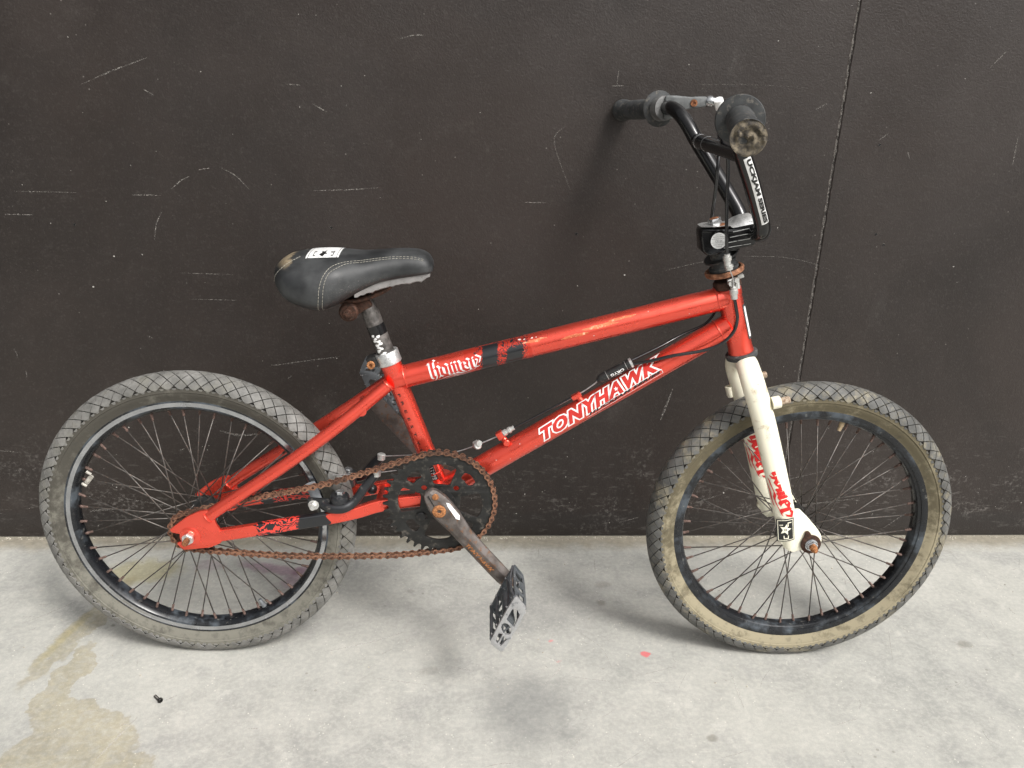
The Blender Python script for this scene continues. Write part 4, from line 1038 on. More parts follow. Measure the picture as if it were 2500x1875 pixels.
# square emblem with a star at the foot of the near leg
fe = Flat((.9090, -.0690, .2950), (.955, -.0, -.0), (-.25, 0, 1)); eU = V((.96, 0, .10)); fe = Flat((.9155, -.0690, .2640), (.99, 0, .12), (-.17, 0, .98))
def eb(x0, x1, y0, y1): return [(x0, y0), (x1, y0), (x1, y1), (x0, y1)]
k = .0240; H_ = .0310
def curveflat(u, v, h):
    y = -.0556-.0128*math.sqrt(max(.04, 1-((u-.0125)/.0172)**2))-h*1.0
    p = fe(u*1.16-.0018, v*1.28-.004, 0); return V((p.x, y, p.z))
def eplate(pl, h): 
    bm = bmesh.new()
    for p in pl:
        t = bmesh.new(); t.faces.new([t.verts.new((a, b_, 0)) for a, b_ in p]); bmesh.ops.triangulate(t, faces=t.faces)
        for i in range(1, 14): bmesh.ops.bisect_plane(t, geom=t.verts[:]+t.edges[:]+t.faces[:], plane_co=(i*.002, 0, 0), plane_no=(1, 0, 0), dist=1e-7)
        merge(bm, t, lambda c: curveflat(c.x, c.y, h))
    return bm
link('emblem_print', eplate([eb(.0006, .0246, 0, H_)], .0009), M['blackprint'], fork, smooth=False)
link('emblem_border', eplate([eb(.0020, .0232, .0014, .0022), eb(.0020, .0232, H_-.0022, H_-.0014), eb(.0020, .0028, .0022, H_-.0022), eb(.0224, .0232, .0022, H_-.0022)], .0013), M['offwhite'], fork, smooth=False)
link('emblem_mark', eplate([star(.0120, .0165, .0082, .25, .45), eb(.0090, .0160, .0036, .0048), eb(.0090, .0102, .0036, .0082), eb(.0148, .0160, .0036, .0082), eb(.0150, .0205, .0250, .0262), eb(.0150, .0162, .0205, .0250), eb(.0042, .0088, .0226, .0236)], .0016), M['offwhite'], fork, smooth=False)
link('emblem_dots', eplate([eb(.0105, .0114, .0150, .0180), eb(.0124, .0133, .0150, .0180)], .0019), M['blackprint'], fork, smooth=False)

# ---------------------------------------------- headset, brake rotor, stem
hs_ = empty('headset', bike)
bm = bmesh.new(); lathe(bm, hd(-.0075), HD, [(0, .0200), (.0015, .0235), (.0075, .0243), (.0095, .0225), (.0100, .0190)], 40); link('lower_cup', bm, M['rubber'], hs_)
bm = bmesh.new(); lathe(bm, hd(.1060), HD, [(0, .0165), (.002, .0205), (.0100, .0205), (.0130, .0180)], 36); link('upper_cup', bm, M['rust_dark'], hs_)
bm = bmesh.new(); lathe(bm, hd(.1290), HD, [(0, .0205), (-.0015, .0255), (.0000, .0280), (.0048, .0290), (.0068, .0280), (.0068, .0250), (.0030, .0235), (.0030, .0205)], 48, closed=True); link('rotor_lower_plate', bm, M['rotor'] if 'rotor' in M else M['rust_orange'], hs_)
bm = bmesh.new(); lathe(bm, hd(.1270), HD, [(0, .0190), (.008, .0205), (.0085, .0215), (.013, .0215), (.0135, .0185), (.019, .0178), (.0195, .0195), (.0225, .0195), (.0230, .0165), (.0420, .0160)], 40); link('spacer_stack', bm, M['rubber'], hs_)
bm = bmesh.new(); ta = (HD+HF*-.20+V((0, -.10, 0))).normalized(); lathe(bm, hd(.1545), ta, [(0, .0165), (0, .0258), (.0012, .0262), (.0024, .0258), (.0024, .0165)], 44, closed=True)
link('rotor_upper_plate', bm, M['satin'], hs_)
bm = bmesh.new(); ta = (HD+HF*.30+V((0, .12, 0))).normalized(); lathe(bm, hd(.1620, .006, .004), ta, [(0, .0150), (0, .0225), (.0014, .0230), (.0028, .0225), (.0028, .0150)], 40, closed=True); link('rotor_cover', bm, M['black'], hs_)
bm = bmesh.new()
box(bm, hd(.1200, .004, -.0200), .016, .007, .008, (.9, .2, .2), (0, 1, 0), .0015); tube(bm, [hd(.119, .000, -.022), hd(.119, .000, -.030)], .0042, 10); tube(bm, [hd(.124, .009, -.027), hd(.109, .008, -.028)], .0034, 10)
hexnut(bm, hd(.122, .008, -.026), (0, -1, 0), .0042, .006); hexnut(bm, hd(.112, .002, -.026), (0, -1, 0), .0036, .005); box(bm, hd(.1215, .018, -.014), .009, .006, .006, (.8, -.3, .4), (0, 1, 0), .0012)
link('rotor_bracket', bm, M['white_metal'], hs_)

stem = empty('stem', bike)
SIDE = [(.7560, .7340), (.7640, .7370), (.7832, .7345+.0035), (.7960, .7385), (.8080, .7400), (.8317, .7470), (.8385, .7300), (.8345, .7160), (.8180, .7120), (.7979, .7075), (.7860, .7020), (.7698, .6985), (.7625, .7030)]
def stem_plate(outline, y0, y1, bev):
    t = curve_plate(outline, thick=abs(y1-y0), bevel=bev); return move(t, lambda c: c+V((0, (y0+y1)/2, 0)))
bm = stem_plate(rounded(SIDE, .004), -.0245, .0245, .0028)
xmin = .7560
for v in bm.verts:                                   # rounded rear end in plan
    k = max(0, 1-(v.co.x-xmin)/.026); v.co.y *= math.sqrt(max(.05, 1-.85*k*k))
link('stem_body', bm, M['black'], stem)
SIL = [(.7590, .7405), (.7640, .7412), (.7832, .7385), (.7960, .7400), (.8085, .7410), (.8330, .7480), (.8360, .7530), (.8290, .7580), (.8180, .7560), (.8050, .7490), (.7900, .7440), (.7640, .7425)]
bm = bmesh.new()
topl = [(.7585, .7375), (.7660, .7392), (.7832, .7392), (.7950, .7412), (.8010, .7450), (.8080, .7505), (.8180, .7550), (.8290, .7570), (.8360, .7540), (.8385, .7490)]
rows = []
for i, (x, z) in enumerate(topl):
    k = max(0, 1-(x-xmin)/.026); hw = .0243*math.sqrt(max(.05, 1-.85*k*k)); ctr = z; ed = (.7378+(x-.758)*.125) if x < .80 else (.7392+(x-.80)*.235)
    row = []
    for j in range(9):
        t = -1+2*j/8; row.append(bm.verts.new((x, hw*t*(1 if abs(t) < .99 else 1.0), ed+.0006+(ctr-ed)*(1-abs(t)**3.2))))
    rows.append(row)
for i in range(len(rows)-1):
    for j in range(8): bm.faces.new((rows[i][j], rows[i+1][j], rows[i+1][j+1], rows[i][j+1]))
base = [bm.verts.new((v.co.x, v.co.y, v.co.z-.004)) for v in rows[-1]]
for j in range(8): bm.faces.new((rows[-1][j], rows[-1][j+1], base[j+1], base[j]))
link('polished_top', bm, M['alu'], stem)
bm = bmesh.new(); lathe(bm, (.8400, -.0240, .7370), (0, 1, 0), [(0, .0150), (.002, .0165), (.046, .0165), (.048, .0150)], 28)
link('bar_clamp', bm, M['satin'], stem)
bm = bmesh.new()
for i in range(4): a = V((.8010-.0035*i+.0, -.0249, .7345-.0078*i)); b_ = V((.8320-.0012*i, -.0249, .7420-.0078*i)); tube(bm, [a, b_], .00055, 6)
link('stem_rib', bm, M['alu'], stem)
bm = bmesh.new(); c = hd(.1965, .0005, 0); lathe(bm, c, HD, [(0, .0135), (.0012, .0140), (.0040, .0138), (.0045, .0110)], 22, 1); hexnut(bm, c+HD*.0045, HD, .0098, .0110, 0); lathe(bm, c+HD*.0154, HD, [(0, .0068), (.0006, .0060), (.0008, 0)], 14, 1)
link('stem_bolt', bm, [M['chrome'], M['rust']], stem)
fs = Flat((.7820, -.0250, .7215), (1, 0, .12), (-.12, 0, 1))
disc = [(.0115*math.cos(2*math.pi*i/40), .0115*math.sin(2*math.pi*i/40)) for i in range(40)]
link('round_sticker', wrap_polys([disc], fs, .0002, 1), M['white'], stem, smooth=False)
M['greyprint'] = simple('grey_print', (.25, .25, .25), .5, 0, .1, 80)
tt = bmesh.new()
for i, tx in enumerate(('ACHTUNG', 'WARNING MINIMUM', 'INSERTION', 'CE 66', 'DO NOT EXCEED', 'MIN INSERT', 'WARNING')):
    w_ = (.009, .017, .020, .010, .020, .017, .009)[i]; t = text_fit(tx, w_, .0016 if i != 3 else .003); merge(tt, t, lambda c, i=i, w_=w_: V((c.x-w_/2, c.y+.0078-i*.0028+(-.001 if i == 3 else 0), 0)))
link('sticker_lettering', wrap_bm(tt, lambda x, y: (x, y), fs, .0005, 1), M['greyprint'], stem, smooth=False)

# ---------------------------------------------- handlebar
hbar = empty('handlebar', bike)
CL = V((.8330, 0, .7345))
half = [(.8330, 0, .7350), (.8330, .030, .7350), (.8335, .046, .7400), (.8290, .0560, .7540), (.8130, .0740, .7820), (.7920, .0980, .8170), (.7720, .1170, .8490), (.7600, .1290, .8700), (.7500, .1420, .8850), (.7420, .1620, .8930), (.7360, .1900, .8935), (.7300, .2150, .8920)]
def side(p, s): 
    x, y, z = p; return V((x+(-.0025*s*min(1, y/.15)), s*y, z))
P = catmull([side(p, -1) for p in reversed(half)]+[side(p, 1) for p in half[1:]], 7)
# straighten toward measured grips
bm = bmesh.new(); tube(bm, P, .0112, 22); link('bar_tube', bm, M['black'], hbar)
bm = bmesh.new(); a = V((.7745, -.112, .8470)); b_ = V((.7705, .112, .8490)); tube(bm, [a, b_], .0108, 22); link('crossbar', bm, M['black'], hbar)
bm = bmesh.new(); dd = (b_-a).normalized()
bm.free()
for s_ in (.016, .0215, .062): bm = bmesh.new(); lathe(bm, b_-dd*s_, dd, [(-.0008, .0109), (0, .0113), (.0008, .0109)], 26); link('silver_ring', bm, M['chrome'], hbar)
def grip(F, E, torn):
    d_ = (E-F).normalized(); L_ = (E-F).length; g = empty('grip', hbar)
    bm = bmesh.new(); prof = [(0, .0165), (.004, .0270), (.0065, .0285), (.009, .0275), (.011, .0175)]
    lathe(bm, F-d_*.004, d_, prof, 40); link('flange', bm, M['rubber'], g)
    bm = bmesh.new(); lathe(bm, F+d_*.004, d_, [(0, .0168), (.02, .0162), (L_-.026, .0160), (L_-.020, .0178), (L_-.012, .0186), (L_-.006, .0182)], 36); link('sleeve', bm, M['rubber'], g)
    bm = bmesh.new(); n = 20; a0 = V((0, 0, 1)); a0 = (a0-d_*a0.dot(d_)).normalized(); b0 = d_.cross(a0); rings = []
    for i in range(n+1):
        r = .0184*(1-i/n); ring = []
        for k in range(48):
            t = 2*math.pi*k/48; h = .0060*math.cos(min(1, r/.0184)*1.45)**.6 if r < .0184 else 0
            if torn:
                sp_ = math.sin(t*1+r*620)*.0012+.0022*noise.noise(V((r*260*math.cos(t), r*260*math.sin(t), 3)))
                hole = math.exp(-(((r*math.cos(t-2.3))-.0070)**2+(r*math.sin(t-2.3))**2)/(.0045**2))*.0060
                h = .0035+sp_*min(1, (.0184-r)/.002)-hole*min(1, (.0184-r)/.003)
            ring.append(bm.verts.new(E-d_*.0022+d_*h+(a0*math.cos(t)+b0*math.sin(t))*max(r, 1e-5)))
        rings.append(ring)
    for i in range(n):
        for k in range(48): bm.faces.new((rings[i][k], rings[i][(k+1) % 48], rings[i+1][(k+1) % 48], rings[i+1][k]))
    link('end_cap', bm, M['rubber_mud'] if torn else M['rubber'], g)
grip(V((.7392, -.210, .8930)), V((.7115, -.343, .8808)), True)
grip(V((.7279, .210, .8912)), V((.6860, .343, .8832)), False)
# lever bracket left on the far side
bm = bmesh.new(); gF = V((.7310, .1900, .8925)); gd = (V((.7279, .210, .8912))-V((.7360, .190, .8935))).normalized()
lathe(bm, gF-gd*.004, gd, [(0, .0150), (.001, .0190), (.016, .0192), (.018, .0170)], 34)
link('lever_clamp', bm, M['bracket'] if 'bracket' in M else M['grey_plastic'], hbar)
arm = [(.7300, .9120), (.7480, .9125), (.7700, .9110), (.7940, .9125), (.7990, .9085), (.7970, .8975), (.7720, .8935), (.7620, .8900), (.7500, .8780), (.7300, .8760)]
t = curve_plate(rounded(arm, .004), thick=.012, bevel=.0022); move(t, lambda c: c+V((0, .187, 0))); link('lever_bracket', t, M['bracket_m'] if 'bracket_m' in M else M['grey_plastic'], hbar)
bm = bmesh.new(); lathe(bm, (.7755, .1805, .9020), (0, -1, 0), [(0, .0058), (.0016, .0055), (.0018, .0026), (.0006, .0020), (.0006, 0)], 16); link('bracket_screw', bm, M['rust'], hbar)
bm = bmesh.new(); lathe(bm, (.7950, .186, .9050), (1, -.05, -.02), [(0, .0065), (.003, .0088), (.010, .0088), (.011, .0070), (.014, .0068), (.015, .0050)], 18); link('cable_barrel', bm, M['chrome'], hbar)

# lettering on the near leg of the bar
class PathWrap:
    def __init__(s, pts, r):
        s.P = pts; s.r = r; s.c = [0]
        for a, b_ in zip(pts, pts[1:]): s.c.append(s.c[-1]+(b_-a).length)
        s.L = s.c[-1]
    def __call__(s, u, v, h):
        u = max(0, min(s.L-1e-6, u)); i = max(k for k in range(len(s.P)-1) if s.c[k] <= u); t = (u-s.c[i])/(s.c[i+1]-s.c[i]); p = s.P[i].lerp(s.P[i+1], t)
        T = (s.P[i+1]-s.P[i]).normalized().lerp((s.P[min(i+2, len(s.P)-1)]-s.P[min(i+1, len(s.P)-2)]).normalized(), t).normalized()
        near = V((0, -1, 0)); near = (near-T*near.dot(T)).normalized(); up = near.cross(T)
        if up.x < 0: up = -up
        q_ = v/s.r; return p+(near*math.cos(q_)+up*math.sin(q_))*(s.r+h)
PW = [p for p in P if p.y < 0 and .757 < p.z < .850]
PW.sort(key=lambda p: -p.z); wb = PathWrap(PW, .0112); LB = wb.L-.001
t = bmesh.new(); t.faces.new([t.verts.new((u, v, 0)) for u, v in ((.001, -.0052), (LB, -.0052), (LB, .0052), (.001, .0052))])
for k in range(1, 60): bmesh.ops.bisect_plane(t, geom=t.verts[:]+t.edges[:]+t.faces[:], plane_co=(k*.003, 0, 0), plane_no=(1, 0, 0), dist=1e-7)
link('series_print_backing', wrap_bm(t, lambda x, y: (x, y+.0012), wb, .0003), M['white'], hbar, smooth=False)
t = text_fit('UCKJAM SERIES', LB-.005, .0078, offset=.055, shear=.15); link('series_print', wrap_bm(t, lambda x, y: (.0035+x, y-.0039+.0012), wb, .0007), M['blackprint'], hbar, smooth=False)

# ---------------------------------------------- crank, chain ring, pedals
crank = empty('crankset', bike)
NT = 42; RP = .0127/2/math.sin(math.pi/NT); ring = []
for i in range(NT):
    a = 2*math.pi*(i+.25)/NT
    for (da, r) in ((-.5, RP-.0046), (-.26, RP-.0032), (-.10, RP+.0040), (.10, RP+.0040), (.26, RP-.0032)):
        q_ = a+da*2*math.pi/NT; ring.append((r*math.cos(q_), r*math.sin(q_)))
def polar(lst): return [(r*math.cos(rad(a)), r*math.sin(rad(a))) for r, a in lst]
holes = []
for k, base in enumerate((90, 0, -90, 180)):
    big = [(.0330, 22), (.0630, 20), (.0650, 11), (.0658, 0), (.0650, -11), (.0630, -20), (.0330, -22), (.0312, -12), (.0308, 0), (.0312, 12)]
    holes.append(rounded(polar([(r, a+base-4) for r, a in big]), .004, 3))
    kid = [(.0520, 10), (.0640, 11), (.0670, 3), (.0650, -10), (.0570, -12), (.0510, -8), (.0525, 1)]
    holes.append(rounded(polar([(r, a+base+43) for r, a in kid]), .003, 3))
    c_ = polar([(.0350, base+45)])[0]; holes.append([(c_[0]+.0045*math.cos(rad(t)), c_[1]+.0045*math.sin(rad(t))) for t in range(0, 360, 24)])
t = curve_plate(ring, holes, thick=.0034, bevel=.0004); RY = -.0420
move(t, lambda c: c+BB+V((0, RY, 0))); link('chainring', t, M['ring'], crank)
bm = bmesh.new(); lathe(bm, BB+V((0, -.0460, 0)), (0, 1, 0), [(0, .016), (.001, .0235), (.007, .0240), (.008, .019)], 36); tube(bm, [BB+V((0, -.066, 0)), BB+V((0, .066, 0))], .0105, 24)
link('spindle', bm, M['satin'], crank)
AE = V((.4948, 0, .1826)); ad = (AE-BB).normalized(); an = V((-ad.z, 0, ad.x))       # along the arm, across it (to the upper right)
CLn = (AE-BB).length
def crank_arm(s, A_dir):
    nrm = V((-A_dir.z, 0, A_dir.x))
    if nrm.z < 0: nrm = -nrm
    bm = bmesh.new(); L_ = CLn
    st_ = [(-.0350, -.001, .0105, .0080), (-.0325, .003, .0145, .0105), (-.027, .0065, .0180, .0122), (-.010, .0130, .0215, .0130), (.006, .0150, .0215, .0130), (.022, .0145, .0200, .0125), (.040, .0145, .0165, .0118), (.060, .0150, .0132, .0112), (.090, .0152, .0118, .0105), (.140, .0158, .0115, .0098), (.160, .0155, .0110, .0092), (L_+.006, .0130, .0095, .0080), (L_+.013, .0050, .0045, .0060)]
    yb = .0590; rings = []
    for (u, wa, wb_, th) in st_:
        # bevelled section: back edge, ridge, front face
        sec = [(-wa, 0), (-wa, th*.45), (-wa*.55, th), (wb_*.22, th+.0010), (wb_, th*.42), (wb_, 0)]
        if u < .03: sec = [(-wa, 0), (-wa, th*.7), (-wa*.75, th), (wb_*.55, th), (wb_, th*.65), (wb_, 0)]
        rings.append([bm.verts.new(BB+A_dir*u+nrm*a+V((0, s*(yb+b_), 0))) for a, b_ in sec])
    for i in range(len(rings)-1):
        for k in range(6): bm.faces.new((rings[i][k], rings[i][(k+1) % 6], rings[i+1][(k+1) % 6], rings[i+1][k]))
    bm.faces.new(rings[0]); bm.faces.new(list(reversed(rings[-1])))
    bmesh.ops.recalc_face_normals(bm, faces=bm.faces)
    bmesh.ops.bevel(bm, geom=bm.edges[:], offset=.0009, segments=2, affect='EDGES', profile=.6)
    link('crank_arm', bm, M['crank'], crank, angle=50)
    bm = bmesh.new(); lathe(bm, BB+V((0, s*.0715, 0)), (0, s, 0), [(0, .0105), (.0014, .0105), (.0022, .0092), (.0022, .0040), (.0010, .0030), (-.0010, .0026), (-.001, 0)], 26); link('spindle_cap', bm, M['rust_orange'], crank)
    bm = bmesh.new(); lathe(bm, BB+V((0, s*.0705, 0)), (0, s, 0), [(0, .0122), (.0012, .0122), (.0012, .0107), (0, .0107)], 30, closed=True); link('cap_ring', bm, M['satin'], crank)
crank_arm(-1, ad); crank_arm(1, -ad)
bm = bmesh.new(); c = BB-ad*.0222+an*.0115+V((0, -.0712, 0)); lathe(bm, c, (0, -1, 0), [(0, .0050), (.0022, .0048), (.0030, .0030), (.0031, 0)], 14); link('pinch_bolt', bm, M['rust_orange'], crank)
bm = bmesh.new(); c = BB-ad*.0200+an*.0015+V((0, -.0716, 0)); box(bm, c, .0210, .0018, .0014, ad+an*-.22, (0, 1, 0)); link('clamp_slot', bm, M['blackprint'], crank, smooth=False)
fa = Flat(BB+ad*.0+V((0, -.0712, 0)), ad, an)
class ArmFace:
    """print on the lower-left facet of the arm"""
    def __call__(s, u, v, h):
        th = .0118 if u < .06 else .0112-(u-.06)*.0165
        wa = .0152
        if v > .0024: y = th+.001-(v-.0024)/.0090*(th*.56)
        elif v > -wa*.55: y = th+.0005
        else: y = th-(-wa*.55-v)/(wa*.45)*th*.55
        return BB+ad*u+an*v+V((0, -(.0590+y+h), 0))
t = text_fit('TONY HAWK', .064, .0078, offset=.04, shear=.2); link('crank_lettering', wrap_bm(t, lambda x, y: (.071+x, y-.0098), ArmFace(), .0007, .0012), M['rust_orange'], crank, smooth=False)
t = text_fit('HUCKJAM SERIES', .038, .0020, offset=.02); link('crank_lettering', wrap_bm(t, lambda x, y: (.096+x, y-.0126), ArmFace(), .0009, .0012), M['rust_orange'], crank, smooth=False)
link('white_patch', wrap_polys([[(-.004, .0175), (.001, .0200), (.026, .0188), (.031, .0145), (.026, .0118), (.002, .0150)]], lambda u, v, h: BB+ad*u+an*v+V((0, -(.0590+.0130-max(0, v-.0115)*.42+h), 0)), .0013, .001), M['white'], crank, smooth=False)
bm = bmesh.new(); c = BB+V((-.030, -.0445, -.0235)); lathe(bm, c, (0, -1, 0), [(0, .0075), (.002, .0075), (.003, .006)], 16); link('ring_bolt', bm, M['satin'], crank)

def pedal(ctr, s, name='pedal', turn=0.):
    pe = empty(name, bike)
    A, B, C_, D_ = (.4985, .2255), (.5155, .2030), (.4830, .1300), (.4640, .1480)
    off = V((ctr.x-.4903, 0, ctr.z-.1766))
    def tr(u, v):    # bilinear: u across the thickness (A->B), v down the length (A->D)
        top = V((A[0], 0, A[1])).lerp(V((B[0], 0, B[1])), u); bot = V((D_[0], 0, D_[1])).lerp(V((C_[0], 0, C_[1])), u); return top.lerp(bot, v)+off
    def P3(u, v, y):
        p = tr(u, v)-ctr; c_, s_ = math.cos(turn), math.sin(turn); return V((ctr.x+p.x*c_-p.z*s_, s*y, ctr.z+p.x*s_+p.z*c_))
    # outer and inner end plates with cut-outs
    for nm, y, th, mt in (('end_plate', .176, .005, M['pedal_end']), ('end_plate', .094, .005, M['pedal'])):
        ol = [(0, .03), (.10, -.02), (.90, -.02), (1, .03), (1.03, .30), (1.02, .72), (1, .97), (.88, 1.03), (.12, 1.03), (0, .97), (-.04, .6), (-.04, .3)]
        hl = [[(.22, .22), (.45, .14), (.80, .18), (.86, .44), (.78, .47), (.22, .47)], [(.5+.36*math.cos(2*math.pi*i/20), .595+.100*math.sin(2*math.pi*i/20)) for i in range(20)], [(.20, .75), (.46, .72), (.46, .94), (.30, .94)], [(.56, .72), (.84, .75), (.72, .94), (.56, .94)]]
        t = curve_plate(ol, hl, thick=.1, bevel=.004)
        bm2 = bmesh.new(); merge(bm2, t, lambda c, y=y, th=th: P3(c.x, c.z, y+c.y/.1*th)); bmesh.ops.recalc_face_normals(bm2, faces=bm2.faces)
        link(nm, bm2, mt, pe, angle=30)
    bm = bmesh.new()
    t_ = [P3(.5+.045, .595-.1, .178), P3(.5-.045, .595+.1, .178)]; tube(bm, [P3(.62, .50, .176), P3(.46, .69, .176)], .0014, 8)
    # long bars between the end plates, front and rear edges of the platform, with slots
    for (u, v0, v1, mi) in ((0.06, .0, .0, 0),): pass
    for (v, nm) in ((.02, 0), (.98, 0)):
        ol = [(0, .094), (1, .094), (1.04, .115), (1.04, .155), (1, .176), (0, .176), (-.04, .155), (-.04, .115)]
        hl = [[(.18, .102), (.80, .102), (.80, .116), (.42, .120), (.18, .116)], [(.18, .124), (.40, .126), (.42, .135), (.80, .133), (.80, .146), (.18, .146)], [(.25, .154), (.82, .152), (.82, .166), (.30, .168)]]
        t = curve_plate([(a, b_*10) for a, b_ in ol], [[(a, b_*10) for a, b_ in h_] for h_ in hl], thick=.04, bevel=.004)
        merge(bm, t, lambda c, v=v: P3(c.x, v+c.y, c.z/10))
    for v in (.30, .70):                                # cross ribs
        for u in (.08, .92): tube(bm, [P3(u, v+(0), .094), P3(u, v+(.06 if v > .5 else -.06), .135), P3(u, v, .176)], .0026, 8)
    tube(bm, [P3(.0, .03, .094), P3(-.08, .10, .120), P3(-.08, .10, .150), P3(0, .03, .176)], .0022, 8); tube(bm, [P3(.0, .97, .094), P3(-.08, .90, .120), P3(-.08, .90, .150), P3(0, .97, .176)], .0022, 8)
    bmesh.ops.recalc_face_normals(bm, faces=bm.faces)
    link('cage', bm, M['pedal'], pe, angle=35)
    bm = bmesh.new(); lathe(bm, P3(.5, .5, .090), (0, s, 0), [(0, .0100), (.010, .0112), (.030, .0088), (.060, .0085), (.078, .0100), (.084, .0080)], 22); link('barrel', bm, M['pedal'], pe)
    bm = bmesh.new(); lathe(bm, P3(.5, .5, .066), (0, s, 0), [(0, .0068), (.016, .0068), (.017, .0085), (.024, .0085)], 18); link('axle', bm, M['rust_dark'], pe)
    bm = bmesh.new()
    for (u, v, y) in [(1.04, .1+.2*i, yy) for i in range(5) for yy in (.098, .172)]+[(-.04, .1+.2*i, yy) for i in range(5) for yy in (.098, .172)]:
        p = P3(u, v, y); tube(bm, [p, p+(P3(1, .5, y)-P3(0, .5, y)).normalized()*(.0022 if u > .5 else -.0022)], .0012, 6)
    link('grip_pins', bm, M['pedal_end'], pe)['kind'] = 'stuff'
    return pe
pedal(V((.4935, 0, .1810)), -1)
pedal(V(BB-ad*CLn)+V((0, 0, 0)), 1, turn=rad(47))

# chain: every link its own piece
chain = empty('chain', bike)
def sub(pts, k): return catmull(pts, k)
path = []
cogr = .0127/2/math.sin(math.pi/16)
for a in range(96, 262, 6): path.append(V((cogr*math.cos(rad(a)), 0, RT+cogr*math.sin(rad(a)))))
bot = [path[-1], V((.0566, 0, .2155)), V((.1374, 0, .2105)), V((.2087, 0, .2098)), V((.318, 0, .2135)), BB+V((RP*math.cos(rad(-86)), 0, RP*math.sin(rad(-86))))]
path += catmull(bot, 12)[1:]
for a in range(-84, 112, 4): path.append(BB+V((RP*math.cos(rad(a)), 0, RP*math.sin(rad(a)))))
top = [path[-1], V((.2841, 0, .3618)), V((.2241, 0, .3412)), V((.1641, 0, .3256)), V((.080, 0, .3080)), V((.030, 0, .2945)), path[0]]
path += catmull(top, 12)[1:-1]
cum = [0]
for a, b_ in zip(path, path[1:]+path[:1]): cum.append(cum[-1]+(b_-a).length)
NL = int(round(cum[-1]/.0127/2))*2; step = cum[-1]/NL
def at(s_):
    s_ %= cum[-1]
    import bisect as bs
    i = bs.bisect_right(cum, s_)-1; i = min(i, len(path)-1); a = path[i]; b_ = path[(i+1) % len(path)]; return a.lerp(b_, (s_-cum[i])/max(1e-9, cum[i+1]-cum[i]))
def link_mesh(outer):
    bm = bmesh.new(); h = step/2; ys = (.0046, .0036) if outer else (.0034, .0024)
    ol = []
    for sx_ in (1, -1):
        for a in range(-75, 76, 25): ol.append((sx_*h+.0044*math.cos(rad(a))*sx_, .0044*math.sin(rad(a))*sx_))
        ol.append((sx_*.0010, .0021*sx_))
    for s in (-1, 1):
        a, b_ = [], []
        for (x, z) in ol: a.append(bm.verts.new((x, s*ys[0], z))); b_.append(bm.verts.new((x, s*ys[1], z)))
        n = len(ol)
        bm.faces.new(a); bm.faces.new(list(reversed(b_)))
        for i in range(n): bm.faces.new((a[i], a[(i+1) % n], b_[(i+1) % n], b_[i]))
    for x in (-h, h):
        if outer: lathe(bm, (x, -.0056, 0), (0, 1, 0), [(0, .0014), (.0006, .0020), (.0106, .0020), (.0112, .0014)], 9, 1)
        else: lathe(bm, (x, -.0022, 0), (0, 1, 0), [(0, .0038), (.0044, .0038)], 10, 1)
    bmesh.ops.recalc_face_normals(bm, faces=bm.faces)
    me = bpy.data.meshes.new('link'); bm.to_mesh(me); bm.free(); me.materials.append(M['chain']); me.materials.append(M['rust_dark']); return me
lm = (link_mesh(True), link_mesh(False))
pins = [at(i*step) for i in range(NL)]
for i in range(NL):
    a, b_ = pins[i], pins[(i+1) % NL]; o = link('link', mesh=lm[i % 2], parent=chain); m = (a+b_)/2; o.location = (m.x, RY, m.z); o.rotation_euler = (0, -math.atan2(b_.z-a.z, b_.x-a.x), 0)
bm = bmesh.new(); cog = []
for i in range(16):
    a = 2*math.pi*(i+.5)/16
    for da, r in ((-.5, cogr-.0040), (-.25, cogr-.0028), (-.09, cogr+.0035), (.09, cogr+.0035), (.25, cogr-.0028)): cog.append((r*math.cos(a+da*2*math.pi/16), r*math.sin(a+da*2*math.pi/16)))
t = curve_plate(cog, thick=.0028, bevel=.0003); link('cog', move(t, lambda c: c+V((0, RY, 0))), M['rust_dark'], rw)

# ---------------------------------------------- rear brake and cables
brake = empty('rear_brake', bike)
M['bolt'] = M['chrome']
def brake_side(s):
    bm = bmesh.new(); c = V((.2300, s*.0400, .2950)); ax = V((.10, s*.0, 1)).normalized()
    lathe(bm, c, ax, [(0, .0125), (.003, .0150), (.020, .0150), (.0235, .0135), (.0240, .0100)], 30)
    tube(bm, catmull([(.2060, s*.0450, .3030), (.2200, s*.0520, .3000), (.2400, s*.0520, .3010), (.2560, s*.0440, .3100), (.2700, s*.0370, .3290), (.2870, s*.0300, .3500)], 6), .0075, 14, sx=.7)
    box(bm, (.2000, s*.0440, .3060), .034, .005, .016, (1, 0, -.05), (0, 1, 0), .0015)
    link('brake_arm', bm, M['brake'], brake)
    bm = bmesh.new(); hexnut(bm, c+ax*.0235, ax, .0072, .0065); link('pivot_bolt', bm, M['chrome'], brake)
    bm = bmesh.new(); lathe(bm, (.1925, s*.0475, .3040), (0, s, 0), [(0, .0082), (.0015, .0082), (.002, .006)], 20); hexnut(bm, V((.1925, s*.0495, .3040)), (0, s, 0), .0064, .0055); lathe(bm, (.1925, s*.055, .3040), (0, s, 0), [(0, .0034), (.005, .0034), (.0055, 0)], 12); link('pad_bolt', bm, M['white_metal'], brake)
    bm = bmesh.new(); tube(bm, [(.1840, s*.0260, .3300), (.1960, s*.0260, .2950)], .0085, 14, sx=.6); link('brake_pad', bm, M['pad'], brake)
    bm = bmesh.new(); lathe(bm, (.2878, s*.0300, .3470), (.1, 0, 1), [(0, .0066), (.0085, .0066), (.0095, .0050)], 16); link('cable_bolt', bm, M['white_metal'], brake)
brake_side(-1); brake_side(1)
bm = bmesh.new(); ball(bm, (.2761, .0, .3080), .0085, 14); link('spring_knob', bm, M['brake'], brake)
cables = empty('brake_cables', bike)
